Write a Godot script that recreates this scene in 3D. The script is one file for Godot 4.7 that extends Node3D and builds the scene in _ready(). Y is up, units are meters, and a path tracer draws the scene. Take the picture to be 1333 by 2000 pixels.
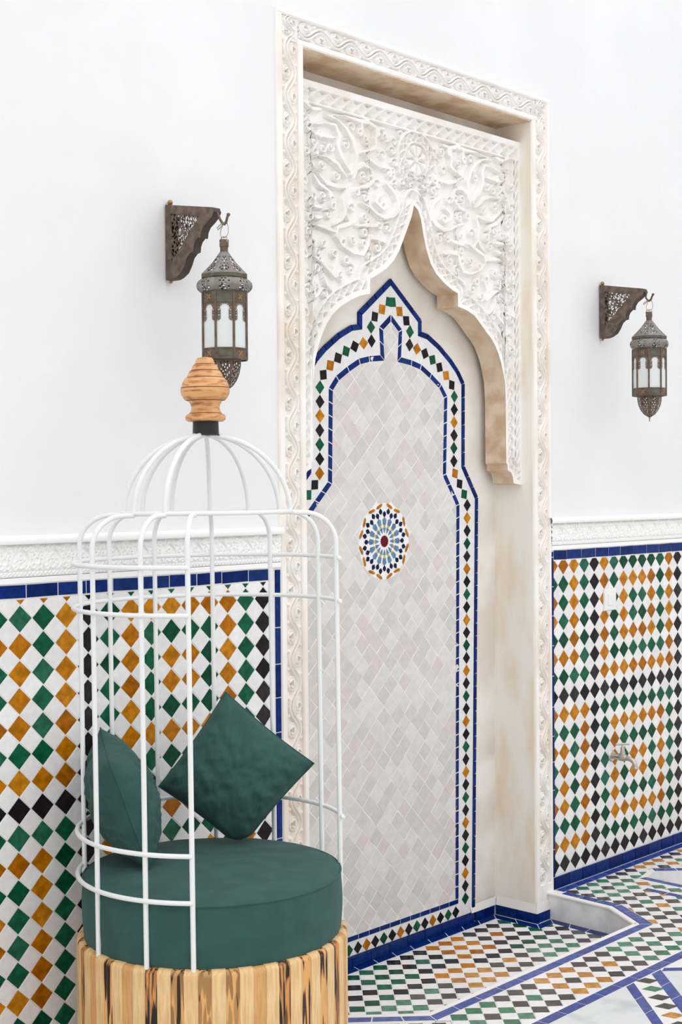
extends Node3D
# A courtyard corner: tiled dado, carved plaster portal with a mosaic niche, birdcage chair and two lanterns.
# World: x runs along the wall (right), y up, z out of the wall towards the viewer. Metres.

var rng := RandomNumberGenerator.new()
var used := {}
var tex := {}
var mats := {}
const XC := 3.826            # middle of the portal
const FLIP := Basis(Vector3(1, 0, 0), Vector3(0, 0, -1), Vector3(0, 1, 0))   # tile plane laid on the floor
const CAGE := Vector3(2.455, 0, 0.388)
const TO_CAM := Vector3(-0.672, 0, 0.741)      # from the chair to the viewer
const ACROSS := Vector3(0.741, 0, 0.672)
const RIGHT := Vector3(0.676, 0, 0.737)

# ---------------------------------------------------------------- naming
func numbered(parent: Node, called: String) -> String:
	var key := str(parent.get_instance_id()) + called
	var n: int = used.get(key, 0)
	used[key] = n + 1
	return called if n == 0 else "%s_%03d" % [called, n]

func part(parent: Node, called: String, mesh: Mesh, m: Material = null, at := Transform3D()) -> MeshInstance3D:
	var o := MeshInstance3D.new()
	o.name = numbered(parent, called)
	o.mesh = mesh
	if m:
		o.material_override = m
	o.transform = at
	parent.add_child(o, true)
	return o

func thing(called: String, label: String, category: String, at := Vector3.ZERO, group := "") -> Node3D:
	var o := Node3D.new()
	o.name = numbered(self, called)
	o.position = at
	add_child(o, true)
	o.set_meta("label", label)
	o.set_meta("category", category)
	if group:
		o.set_meta("group", group)
	return o

func setting(called: String) -> Node3D:
	var o := Node3D.new()
	o.name = called
	add_child(o, true)
	o.set_meta("kind", "structure")
	return o

func struct(called: String, mesh: Mesh, m: Material, at := Transform3D()) -> MeshInstance3D:
	var o := part(self, called, mesh, m, at)
	o.set_meta("kind", "structure")
	return o

func P3(x: float, y: float, z: float) -> Transform3D:
	return Transform3D(Basis(), Vector3(x, y, z))

# ---------------------------------------------------------------- textures and materials
func noise_tex(key: String, freq: float, lo: Color, hi: Color, octaves := 4, a := 0.25, b := 0.75, size := 512, kind := FastNoiseLite.TYPE_SIMPLEX_SMOOTH) -> Texture2D:
	if tex.has(key):
		return tex[key]
	var n := FastNoiseLite.new()
	n.seed = hash(key) % 1000
	n.noise_type = kind
	n.frequency = freq
	n.fractal_octaves = octaves
	var g := Gradient.new()
	g.offsets = PackedFloat32Array([a, b])
	g.colors = PackedColorArray([lo, hi])
	var t := NoiseTexture2D.new()
	t.width = size
	t.height = size
	t.seamless = true
	t.noise = n
	t.color_ramp = g
	tex[key] = t
	return t

func bump_tex(key: String, freq: float, strength: float, octaves := 3) -> Texture2D:
	if tex.has(key):
		return tex[key]
	var n := FastNoiseLite.new()
	n.seed = hash(key) % 1000
	n.frequency = freq
	n.fractal_octaves = octaves
	var t := NoiseTexture2D.new()
	t.width = 512
	t.height = 512
	t.seamless = true
	t.as_normal_map = true
	t.bump_strength = strength
	t.noise = n
	tex[key] = t
	return t

func mat(key: String, c: Color, rough: float, metal := 0.0, albedo: Texture2D = null, scale := Vector3(3, 3, 3), bump: Texture2D = null, bscale := 1.0) -> StandardMaterial3D:
	if mats.has(key):
		return mats[key]
	var m := StandardMaterial3D.new()
	m.resource_name = key
	m.albedo_color = c
	m.roughness = rough
	m.metallic = metal
	if albedo:
		m.albedo_texture = albedo
	if bump:
		m.normal_enabled = true
		m.normal_texture = bump
		m.normal_scale = bscale
	if albedo or bump:
		m.uv1_triplanar = true
		m.uv1_world_triplanar = true
		m.uv1_scale = scale
	mats[key] = m
	return m

func rgb(r: int, g: int, b: int) -> Color:
	return Color8(r, g, b)

func tile_mat(kind: String, tone: int) -> StandardMaterial3D:
	var key := "glaze_%s_%d" % [kind, tone]
	if mats.has(key):
		return mats[key]
	var sets := {
		"green": [rgb(18, 92, 64), rgb(26, 100, 72), rgb(10, 78, 54), rgb(44, 108, 84)],
		"amber": [rgb(202, 126, 14), rgb(194, 118, 12), rgb(210, 136, 26), rgb(180, 106, 10)],
		"black": [rgb(34, 30, 33), rgb(42, 38, 40), rgb(27, 25, 28), rgb(54, 50, 52)],
		"white": [rgb(242, 241, 240), rgb(237, 236, 236), rgb(246, 245, 244), rgb(241, 238, 237)],
		"blue": [rgb(12, 46, 122), rgb(18, 52, 128), rgb(8, 38, 108), rgb(24, 54, 120)],
		"pale": [rgb(223, 219, 216), rgb(217, 212, 207), rgb(228, 225, 222), rgb(221, 211, 208), rgb(213, 210, 207), rgb(224, 222, 219)],
		"floor_green": [rgb(62, 134, 98), rgb(72, 140, 106), rgb(52, 124, 88), rgb(84, 144, 114)],  # floor tones made paler: reflected sheen put into the colour
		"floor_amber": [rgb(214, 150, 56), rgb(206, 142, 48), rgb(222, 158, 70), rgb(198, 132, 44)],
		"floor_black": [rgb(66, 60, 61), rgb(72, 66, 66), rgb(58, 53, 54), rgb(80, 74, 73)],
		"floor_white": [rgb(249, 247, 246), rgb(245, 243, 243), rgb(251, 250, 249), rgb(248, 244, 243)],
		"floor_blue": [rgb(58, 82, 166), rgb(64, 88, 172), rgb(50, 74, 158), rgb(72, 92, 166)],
		"navy": [rgb(20, 30, 74)], "sky": [rgb(110, 148, 184)], "yellow": [rgb(222, 190, 60)], "maroon": [rgb(112, 22, 34)]}
	var list: Array = sets[kind]
	var pale := kind == "white" or kind == "floor_white" or kind == "pale"
	var t: Texture2D = noise_tex("glaze_pale", 0.012, Color(0.975, 0.97, 0.97), Color(1, 1, 1)) if pale else noise_tex("glaze", 0.014, Color(0.82, 0.82, 0.83), Color(1, 1, 1))
	var c: Color = list[tone % list.size()]
	var m := mat(key, c, (0.4 if kind == "pale" else 0.2), 0.0, t, Vector3(4, 4, 4), bump_tex("glaze_wave", 0.011, 3.0, 2), 0.35)
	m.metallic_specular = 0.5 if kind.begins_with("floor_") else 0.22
	return m

# ---------------------------------------------------------------- mesh helpers
func tri(st: SurfaceTool, a: Vector3, b: Vector3, c: Vector3, n: Vector3) -> void:
	if (b - a).cross(c - a).dot(n) > 0.0:
		var t := b
		b = c
		c = t
	for p in [a, b, c]:
		st.set_normal(n)
		st.add_vertex(p)

func quad(st: SurfaceTool, a: Vector3, b: Vector3, c: Vector3, d: Vector3, out: Vector3) -> void:
	var n := (c - a).cross(d - b).normalized()
	if n.dot(out) < 0.0:
		n = -n
	tri(st, a, b, c, n)
	tri(st, a, c, d, n)

func new_st() -> SurfaceTool:
	var st := SurfaceTool.new()
	st.begin(Mesh.PRIMITIVE_TRIANGLES)
	return st

func inset_poly(p: PackedVector2Array, d: float) -> PackedVector2Array:
	var q := PackedVector2Array()
	var n := p.size()
	for i in n:
		var e0 := (p[i] - p[(i + n - 1) % n]).normalized()
		var e1 := (p[(i + 1) % n] - p[i]).normalized()
		var m := Vector2(-e0.y, e0.x) + Vector2(-e1.y, e1.x)
		var k := maxf(0.5, m.length_squared() * 0.5)
		q.append(p[i] + m * d / k)
	return q

# a glazed tile: outline in its own x,y, rising along +z with chamfered edges
func tile_into(st: SurfaceTool, poly: PackedVector2Array, thick: float, bevel: float, xf := Transform3D()) -> void:
	var p := poly
	if Geometry2D.is_polygon_clockwise(p) == false:
		pass
	var area := 0.0
	for i in p.size():
		area += p[i].cross(p[(i + 1) % p.size()])
	if area < 0.0:
		p.reverse()
	var q := inset_poly(p, bevel)
	var idx := Geometry2D.triangulate_polygon(q)
	var up := xf.basis.z.normalized()
	for k in range(0, idx.size(), 3):
		tri(st, xf * Vector3(q[idx[k]].x, q[idx[k]].y, thick), xf * Vector3(q[idx[k + 1]].x, q[idx[k + 1]].y, thick), xf * Vector3(q[idx[k + 2]].x, q[idx[k + 2]].y, thick), up)
	for i in p.size():
		var j := (i + 1) % p.size()
		var e := p[j] - p[i]
		var o := (xf.basis * Vector3(e.y, -e.x, 0)).normalized()
		var a := xf * Vector3(p[i].x, p[i].y, thick - bevel)
		var b := xf * Vector3(p[j].x, p[j].y, thick - bevel)
		quad(st, a, b, xf * Vector3(q[j].x, q[j].y, thick), xf * Vector3(q[i].x, q[i].y, thick), o + up)
		quad(st, xf * Vector3(p[i].x, p[i].y, 0), xf * Vector3(p[j].x, p[j].y, 0), b, a, o)

func tile_mesh(poly: PackedVector2Array, thick := 0.006, bevel := 0.0011) -> ArrayMesh:
	var st := new_st()
	tile_into(st, poly, thick, bevel)
	return st.commit()

func box_into(st: SurfaceTool, lo: Vector3, hi: Vector3, bev := 0.0) -> void:
	# box with chamfered long edges on the +z face
	var b := bev
	var f := [Vector3(lo.x + b, lo.y + b, hi.z), Vector3(hi.x - b, lo.y + b, hi.z), Vector3(hi.x - b, hi.y - b, hi.z), Vector3(lo.x + b, hi.y - b, hi.z)]
	var m := [Vector3(lo.x, lo.y, hi.z - b), Vector3(hi.x, lo.y, hi.z - b), Vector3(hi.x, hi.y, hi.z - b), Vector3(lo.x, hi.y, hi.z - b)]
	var k := [Vector3(lo.x, lo.y, lo.z), Vector3(hi.x, lo.y, lo.z), Vector3(hi.x, hi.y, lo.z), Vector3(lo.x, hi.y, lo.z)]
	var outs := [Vector3(0, -1, 0), Vector3(1, 0, 0), Vector3(0, 1, 0), Vector3(-1, 0, 0)]
	quad(st, f[0], f[1], f[2], f[3], Vector3(0, 0, 1))
	quad(st, k[0], k[1], k[2], k[3], Vector3(0, 0, -1))
	for i in 4:
		var j := (i + 1) % 4
		var o: Vector3 = outs[i]
		if b > 0.0:
			quad(st, m[i], m[j], f[j], f[i], o + Vector3(0, 0, 1))
		quad(st, k[i], k[j], m[j], m[i], o)

func box(lo: Vector3, hi: Vector3, bev := 0.0) -> ArrayMesh:
	var st := new_st()
	box_into(st, lo, hi, bev)
	return st.commit()

# a prism: outline in x,y from z0 to z1
func prism(poly: PackedVector2Array, z0: float, z1: float, bevel := 0.002) -> ArrayMesh:
	var st := new_st()
	tile_into(st, poly, z1 - z0, bevel, P3(0, 0, z0))
	var p := poly
	var idx := Geometry2D.triangulate_polygon(p)
	for k in range(0, idx.size(), 3):
		tri(st, Vector3(p[idx[k]].x, p[idx[k]].y, z0), Vector3(p[idx[k + 1]].x, p[idx[k + 1]].y, z0), Vector3(p[idx[k + 2]].x, p[idx[k + 2]].y, z0), Vector3(0, 0, -1))
	return st.commit()

# smooth grid of nx by ny points; "out" gives the side its front looks to
func grid_mesh(nx: int, ny: int, pts: PackedVector3Array, flip := false, wrap := false) -> ArrayMesh:
	var nrm := PackedVector3Array()
	nrm.resize(pts.size())
	for j in ny:
		for i in nx:
			var i0 := i - 1
			var i1 := i + 1
			if wrap:
				i0 = i - 1 if i > 0 else nx - 2
				i1 = i + 1 if i < nx - 1 else 1
			else:
				i0 = maxi(i0, 0)
				i1 = mini(i1, nx - 1)
			var du := pts[j * nx + i1] - pts[j * nx + i0]
			var dv := pts[mini(j + 1, ny - 1) * nx + i] - pts[maxi(j - 1, 0) * nx + i]
			var n := du.cross(dv)
			nrm[j * nx + i] = (-n if flip else n).normalized()
	var ind := PackedInt32Array()
	ind.resize((nx - 1) * (ny - 1) * 6)
	var k := 0
	for j in ny - 1:
		for i in nx - 1:
			var a := j * nx + i
			var b := a + 1
			var c := a + nx + 1
			var d := a + nx
			if flip:
				ind[k] = a; ind[k + 1] = b; ind[k + 2] = c; ind[k + 3] = a; ind[k + 4] = c; ind[k + 5] = d
			else:
				ind[k] = a; ind[k + 1] = c; ind[k + 2] = b; ind[k + 3] = a; ind[k + 4] = d; ind[k + 5] = c
			k += 6
	var arr := []
	arr.resize(Mesh.ARRAY_MAX)
	arr[Mesh.ARRAY_VERTEX] = pts
	arr[Mesh.ARRAY_NORMAL] = nrm
	arr[Mesh.ARRAY_INDEX] = ind
	var mesh := ArrayMesh.new()
	mesh.add_surface_from_arrays(Mesh.PRIMITIVE_TRIANGLES, arr)
	return mesh

# lathe round y: every profile is one smooth run of (radius, height) from bottom to top
func lathe(profiles: Array, segs := 40, wob := 0.0) -> ArrayMesh:
	var mesh: ArrayMesh = null
	var st := new_st()
	for prof in profiles:
		var nx := segs + 1
		var ny: int = prof.size()
		var pts := PackedVector3Array()
		for j in ny:
			for i in nx:
				var a := TAU * float(i % segs) / segs
				var r: float = prof[j].x * (1.0 + wob * sin(a * 3.0 + j))
				pts.append(Vector3(cos(a) * r, prof[j].y, -sin(a) * r))
		var g := grid_mesh(nx, ny, pts, false, true)
		st.append_from(g, 0, Transform3D())
	mesh = st.commit()
	return mesh

func tube_into(st: SurfaceTool, pts: Array, r: float, sides := 8, closed := false, caps := true) -> void:
	var n := pts.size()
	var ring := PackedVector3Array()
	var up := Vector3.ZERO
	var cnt := n + 1 if closed else n
	for q in cnt:
		var i := q % n
		var a: Vector3 = pts[(i + n - 1) % n] if (i > 0 or closed) else pts[i]
		var b: Vector3 = pts[(i + 1) % n] if (i < n - 1 or closed) else pts[i]
		var t := (b - a).normalized()
		if up == Vector3.ZERO:
			up = t.cross(Vector3(0.31, 0.17, 0.93)).normalized()
		else:
			up = (up - t * up.dot(t)).normalized()
		var side := t.cross(up)
		for s in sides + 1:
			var ang := TAU * float(s % sides) / sides
			ring.append(pts[i] + (up * cos(ang) + side * sin(ang)) * r)
	var g := grid_mesh(sides + 1, cnt, ring, false, true)
	st.append_from(g, 0, Transform3D())
	if caps and not closed:
		for e in [0, n - 1]:
			var t2: Vector3 = (pts[0] - pts[1]).normalized() if e == 0 else (pts[n - 1] - pts[n - 2]).normalized()
			var cap := PackedVector3Array()
			for row in 3:
				for s in sides + 1:
					var v: Vector3 = ring[e * (sides + 1) + s] - pts[e]
					cap.append(pts[e] + v * [1.0, 0.8, 0.05][row] + t2 * r * [0.0, 0.35, 0.5][row])
			st.append_from(grid_mesh(sides + 1, 3, cap, e == 0, true), 0, Transform3D())

func tube(pts: Array, r: float, sides := 8, closed := false) -> ArrayMesh:
	var st := new_st()
	tube_into(st, pts, r, sides, closed)
	return st.commit()

# sheet metal with holes: a grid of small cells between four corners, cells dropped where keep() says no
func pierced_into(st: SurfaceTool, a: Vector3, b: Vector3, c: Vector3, d: Vector3, nu: int, nv: int, keep: Callable) -> void:
	var n := (b - a).cross(d - a).normalized()
	for j in nv:
		for i in nu:
			var u := (i + 0.5) / nu
			var v := (j + 0.5) / nv
			if not keep.call(u, v):
				continue
			var q := []
			for uv in [Vector2(i, j), Vector2(i + 1, j), Vector2(i + 1, j + 1), Vector2(i, j + 1)]:
				var uu: float = uv.x / nu
				var vv: float = uv.y / nv
				q.append(a.lerp(b, uu).lerp(d.lerp(c, uu), vv))
			quad(st, q[0], q[1], q[2], q[3], n)

func jitter_diamond(hx: float, hy: float, j: float) -> PackedVector2Array:
	var p := PackedVector2Array()
	for c in [Vector2(hx, 0), Vector2(0, hy), Vector2(-hx, 0), Vector2(0, -hy)]:
		p.append(c + Vector2(rng.randf_range(-j, j), rng.randf_range(-j, j)))
	return p

# ---------------------------------------------------------------- scene
func _ready() -> void:
	rng.seed = 20240611
	view_and_light()
	materials()
	walls()
	ground()
	portal()
	arch_panel()
	dados()
	friezes()
	mosaic()
	chair()
	pillows()
	lamp(2.665, 0.226, 0.0, "aged brass wall bracket with pierced sides left of the carved portal", "octagonal pierced brass lantern with frosted panes hanging behind the wooden finial", "left")
	lamp(4.917, 0.214, 21.0, "aged brass wall bracket with pierced sides right of the carved portal", "octagonal pierced brass lantern with frosted panes hanging right of the carved portal", "right")
	fittings()

func view_and_light() -> void:
	var yaw := deg_to_rad(42.532)
	var pitch := deg_to_rad(-0.856)
	var roll := deg_to_rad(-0.462)
	var f := Vector3(cos(yaw) * cos(pitch), sin(pitch), -sin(yaw) * cos(pitch))
	var r := f.cross(Vector3.UP).normalized()
	var u := r.cross(f)
	var cam := Camera3D.new()
	cam.name = "camera"
	cam.fov = rad_to_deg(2.0 * atan(1000.0 / 2800.0))
	cam.near = 0.05
	cam.far = 60.0
	cam.transform = Transform3D(Basis(r * cos(roll) + u * sin(roll), u * cos(roll) - r * sin(roll), -f), Vector3(0, 1.53, 3.094))
	add_child(cam)
	cam.current = true
	var sky_m := ProceduralSkyMaterial.new()
	sky_m.sky_top_color = Color(0.985, 0.99, 1.0)
	sky_m.sky_horizon_color = Color(0.79, 0.795, 0.80)
	sky_m.sky_curve = 0.25
	sky_m.sky_energy_multiplier = 1.2
	sky_m.ground_horizon_color = Color(0.8, 0.79, 0.78)
	sky_m.ground_bottom_color = Color(0.6, 0.59, 0.58)
	sky_m.sun_angle_max = 0.0
	var sky := Sky.new()
	sky.sky_material = sky_m
	var env := Environment.new()
	env.background_mode = Environment.BG_SKY
	env.sky = sky
	env.tonemap_mode = Environment.TONE_MAPPER_LINEAR
	env.tonemap_exposure = 1.11
	env.sdfgi_enabled = true
	env.ssao_enabled = true
	env.ssil_enabled = true
	var we := WorldEnvironment.new()
	we.name = "environment"
	we.environment = env
	add_child(we)

func materials() -> void:
	mat("plaster", rgb(241, 241, 241), 0.9, 0.0, noise_tex("plaster_tone", 0.004, Color(0.985, 0.985, 0.985), Color(1, 1, 1)), Vector3(0.6, 0.6, 0.6), bump_tex("plaster_bump", 0.02, 1.5, 4), 0.25)
	mat("stucco", rgb(252, 252, 250), 0.92)
	mat("carved", rgb(251, 248, 244), 0.92, 0.0, noise_tex("carved_tone", 0.006, Color(0.97, 0.955, 0.94), Color(1, 1, 1), 4, 0.2, 0.6), Vector3(1.3, 1.3, 1.3))
	mat("frame", rgb(252, 247, 241), 0.92, 0.0, noise_tex("frame_tone", 0.006, Color(0.95, 0.92, 0.89), Color(1, 1, 1), 5, 0.2, 0.6), Vector3(1.1, 0.7, 1.1), bump_tex("plaster_bump", 0.02, 1.5, 4), 0.3)
	mat("jamb", rgb(252, 246, 237), 0.93, 0.0, noise_tex("jamb_tone", 0.007, Color(0.955, 0.92, 0.87), Color(1, 1, 1), 5, 0.15, 0.6), Vector3(1.6, 0.5, 1.6), bump_tex("plaster_bump", 0.02, 1.5, 4), 0.35)
	mat("intrados", rgb(234, 213, 188), 0.93, 0.0, noise_tex("intrados_tone", 0.012, Color(0.90, 0.85, 0.79), Color(1, 1, 1), 5, 0.2, 0.65), Vector3(1.5, 1.5, 1.5))
	mat("back_plaster", rgb(246, 241, 234), 0.9, 0.0, noise_tex("back_tone", 0.005, Color(0.92, 0.9, 0.88), Color(1, 1, 1), 4), Vector3(0.9, 0.9, 0.9), bump_tex("plaster_bump", 0.02, 1.5, 4), 0.25)
	mat("grout", rgb(234, 232, 229), 0.85)
	mat("pale_grout", rgb(240, 237, 233), 0.8)
	mat("marble", rgb(242, 243, 242), 0.25, 0.0, noise_tex("marble_tone", 0.006, Color(0.89, 0.90, 0.91), Color(1, 1, 1), 5, 0.1, 0.5), Vector3(2, 2, 2))
	mat("marble_floor", rgb(226, 228, 228), 0.25, 0.0, noise_tex("marble_tone", 0.006, Color(0.89, 0.90, 0.91), Color(1, 1, 1), 5, 0.1, 0.5), Vector3(1.6, 1.6, 1.6))
	mat("crack", rgb(120, 92, 70), 0.9)
	mat("white_metal", rgb(238, 239, 238), 0.38)
	mat("dark_iron", rgb(74, 62, 56), 0.6, 0.3)
	mat("black_steel", rgb(11, 11, 12), 0.45)
	var velvet := mat("velvet", rgb(47, 86, 80), 0.85, 0.0, noise_tex("velvet_tone", 0.01, Color(0.88, 0.90, 0.90), Color(1, 1, 1), 5), Vector3(2.2, 2.2, 2.2), bump_tex("velvet_bump", 0.012, 4.0, 3), 0.15)
	velvet.rim_enabled = true
	velvet.rim = 0.35
	velvet.rim_tint = 0.6
	mat("pine", rgb(240, 205, 152), 0.5, 0.0, noise_tex("pine_tone", 0.018, Color(0.92, 0.87, 0.80), Color(1, 1, 1), 4), Vector3(14, 0.9, 14))
	mat("pine_shade", rgb(222, 172, 112), 0.5, 0.0, noise_tex("pine_tone", 0.018, Color(0.92, 0.87, 0.80), Color(1, 1, 1), 4), Vector3(14, 0.9, 14))
	mat("burnt", rgb(230, 172, 104), 0.5, 0.0, noise_tex("burnt_tone", 0.016, Color(0.16, 0.08, 0.04), Color(1, 1, 1), 2, 0.34, 0.47), Vector3(8, 0.55, 8))
	mat("burnt_dark", rgb(214, 146, 80), 0.5, 0.0, noise_tex("burnt_dark_tone", 0.02, Color(0.10, 0.055, 0.04), Color(1, 1, 1), 2, 0.46, 0.56), Vector3(9, 0.5, 9))
	mat("finial_wood", rgb(226, 172, 112), 0.42, 0.0, noise_tex("finial_tone", 0.014, Color(0.72, 0.55, 0.4), Color(1, 1, 1), 4, 0.2, 0.5), Vector3(2.5, 12, 2.5))
	mat("finial_groove", rgb(112, 62, 32), 0.6)
	mat("brass", rgb(118, 102, 90), 0.5, 0.35, noise_tex("brass_tone", 0.02, Color(0.80, 0.77, 0.74), Color(1, 1, 1), 4), Vector3(3, 3, 3))
	mat("grey_brass", rgb(152, 146, 142), 0.5, 0.3, noise_tex("brass_tone", 0.02, Color(0.80, 0.77, 0.74), Color(1, 1, 1), 4), Vector3(3, 3, 3))
	mat("patina", rgb(108, 108, 94), 0.55, 0.3, noise_tex("brass_tone", 0.02, Color(0.80, 0.77, 0.74), Color(1, 1, 1), 4), Vector3(3, 3, 3))
	mat("bright_brass", rgb(168, 128, 84), 0.4, 0.7)
	mat("wire", rgb(190, 178, 160), 0.35, 0.8)
	mat("frosted", rgb(226, 229, 229), 0.3)
	mat("chrome", rgb(196, 188, 180), 0.3, 0.75)
	mat("switch_white", rgb(240, 240, 238), 0.35)

# ---------------------------------------------------------------- shell
func walls() -> void:
	var zf := -0.006
	var back := setting("wall_back")
	part(back, "wall_section", box(Vector3(-5.5, -0.12, -0.4), Vector3(3.0985, 5.2, zf)), mats.plaster)
	part(back, "wall_section", box(Vector3(4.5545, -0.12, -0.4), Vector3(8.5, 5.2, zf)), mats.plaster)
	part(back, "wall_section", box(Vector3(3.0985, 3.002, -0.4), Vector3(4.5545, 5.2, zf)), mats.plaster)
	struct("wall_opposite", box(Vector3(-5.5, -0.12, 8.0), Vector3(8.5, 5.2, 8.3)), mats.plaster)
	struct("wall_left", box(Vector3(-5.8, -0.12, -0.4), Vector3(-5.5, 5.2, 8.3)), mats.plaster)
	struct("wall_right", box(Vector3(8.5, -0.12, -0.4), Vector3(8.8, 5.2, 8.3)), mats.plaster)

func poly_of(a: Array) -> PackedVector2Array:
	var p := PackedVector2Array()
	for k in range(0, a.size(), 2):
		p.append(Vector2(a[k], a[k + 1]))
	return p

func floor_poly(a: Array) -> PackedVector2Array:   # x, z pairs to the tile plane (x, -z)
	var p := PackedVector2Array()
	for k in range(0, a.size(), 2):
		p.append(Vector2(a[k], -a[k + 1]))
	return p

# blue strip pieces along a run on the floor, between two edges given by end points
func floor_strip(root: Node, y: float, a0: Vector2, a1: Vector2, b0: Vector2, b1: Vector2, step := 0.1) -> void:
	var n := maxi(1, roundi(a0.distance_to(a1) / step))
	for k in n:
		var g := 0.0018 / a0.distance_to(a1)
		var s := float(k) / n + g
		var e := float(k + 1) / n - g
		var p := PackedVector2Array([a0.lerp(a1, s), a0.lerp(a1, e), b0.lerp(b1, e), b0.lerp(b1, s)])
		var c := (p[0] + p[1] + p[2] + p[3]) / 4.0
		var q := PackedVector2Array()
		for v in p:
			q.append(Vector2(v.x - c.x, -(v.y - c.y)))
		part(root, "blue_tile", tile_mesh(q, 0.006, 0.001), tile_mat("floor_blue" if y > -0.05 else "blue", rng.randi_range(0, 3)), Transform3D(FLIP, Vector3(c.x, y - 0.006, c.y)))  # upper court takes the blue with sheen painted in, basin the plain blue

func color_name(ch: String) -> String:
	return {"G": "green", "A": "amber", "B": "black"}.get(ch, "white")

func floor_field(root: Node, y: float, regions: Array, u0: float, v0: float, pu: float, pv: float, rows: Dictionary, bounds: Rect2, near: Rect2) -> void:
	var stuff := {}
	var hu := pu * 0.5 - 0.0009
	var hv := pv * 0.5 - 0.0009
	var shared := []
	for k in 4:
		var sq := PackedVector2Array()
		for c in [Vector2(1, 1), Vector2(-1, 1), Vector2(-1, -1), Vector2(1, -1)]:
			var uu: float = c.x * hu + rng.randf_range(-0.0007, 0.0007)
			var vv: float = c.y * hv + rng.randf_range(-0.0007, 0.0007)
			var x := (uu + vv) / sqrt(2.0)
			var z := (uu - vv) / sqrt(2.0)
			sq.append(Vector2(x, -z))
		shared.append([sq, tile_mesh(sq)])
	for n in range(-90, 60):
		for m in range(-60, 80):
			var u := u0 + (m + 0.5) * pu
			var v := v0 - (n + 0.5) * pv
			var x := (u + v) / sqrt(2.0)
			var z := (u - v) / sqrt(2.0)
			if not bounds.has_point(Vector2(x, z)):
				continue
			var kind := "white"
			if posmod(m + n, 2) == 0:
				var row: Array = rows.get(n, [0, ""])
				var at: int = m - row[0]
				var s: String = row[1]
				var ch := s[at] if at >= 0 and at < s.length() else "."
				if ch == ".":
					var ring := maxi(absi(posmod((m - n) / 2, 8) - 4), absi(posmod((m + n) / 2, 8) - 4))
					ch = ["G", "A", "G", "A", "B"][mini(ring, 4)]
				kind = color_name(ch)
			var pick: Array = shared[rng.randi_range(0, 3)]
			var tone := rng.randi_range(0, 3)
			for reg in regions:
				var rp: PackedVector2Array = reg
				var inside := true
				var moved := PackedVector2Array()
				for c in pick[0]:
					var w: Vector2 = c + Vector2(x, -z)
					moved.append(w)
					if not Geometry2D.is_point_in_polygon(w, rp):
						inside = false
				var tilt := Basis.from_euler(Vector3(rng.randf_range(-0.008, 0.008), 0, rng.randf_range(-0.008, 0.008)))
				var xf := Transform3D(tilt * FLIP, Vector3(x, y - 0.006, z))
				if inside and near.has_point(Vector2(x, z)):
					part(root, kind + "_tile", pick[1], tile_mat(("floor_" + kind) if y > -0.05 or z > 0.12 or kind == "white" else kind, tone), xf)  # tones with painted-in sheen, except coloured basin tiles close to the niche
					break
				for piece in ([moved] if inside else Geometry2D.intersect_polygons(moved, rp)):
					var area := 0.0
					for i in piece.size():
						area += piece[i].cross(piece[(i + 1) % piece.size()])
					if absf(area) < 0.0003:
						continue
					var loc := PackedVector2Array()
					for w in piece:
						loc.append(w - Vector2(x, -z))
					if near.has_point(Vector2(x, z)):
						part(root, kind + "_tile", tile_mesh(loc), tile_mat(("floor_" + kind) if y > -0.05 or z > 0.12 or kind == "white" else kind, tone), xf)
					else:
						var key := "floor_%s|%d" % [kind, tone]
						if not stuff.has(key):
							stuff[key] = new_st()
						tile_into(stuff[key], loc, 0.006, 0.0011, xf)
				if inside:
					break
	merge_stuff(root, stuff, "distant_tiles")

func merge_stuff(root: Node, stuff: Dictionary, called: String) -> void:
	if stuff.is_empty():
		return
	var mesh := ArrayMesh.new()
	var k := 0
	for key in stuff:
		var bits: PackedStringArray = key.split("|")
		stuff[key].commit(mesh)
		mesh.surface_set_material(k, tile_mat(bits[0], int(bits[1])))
		k += 1
	var o := part(root, called, mesh)
	o.set_meta("kind", "stuff")

func rows_of(text: String) -> Dictionary:
	var d := {}
	for line in text.split(";"):
		var b := line.strip_edges().split(" ")
		d[int(b[0])] = [int(b[1]), b[2]]
	return d

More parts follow.
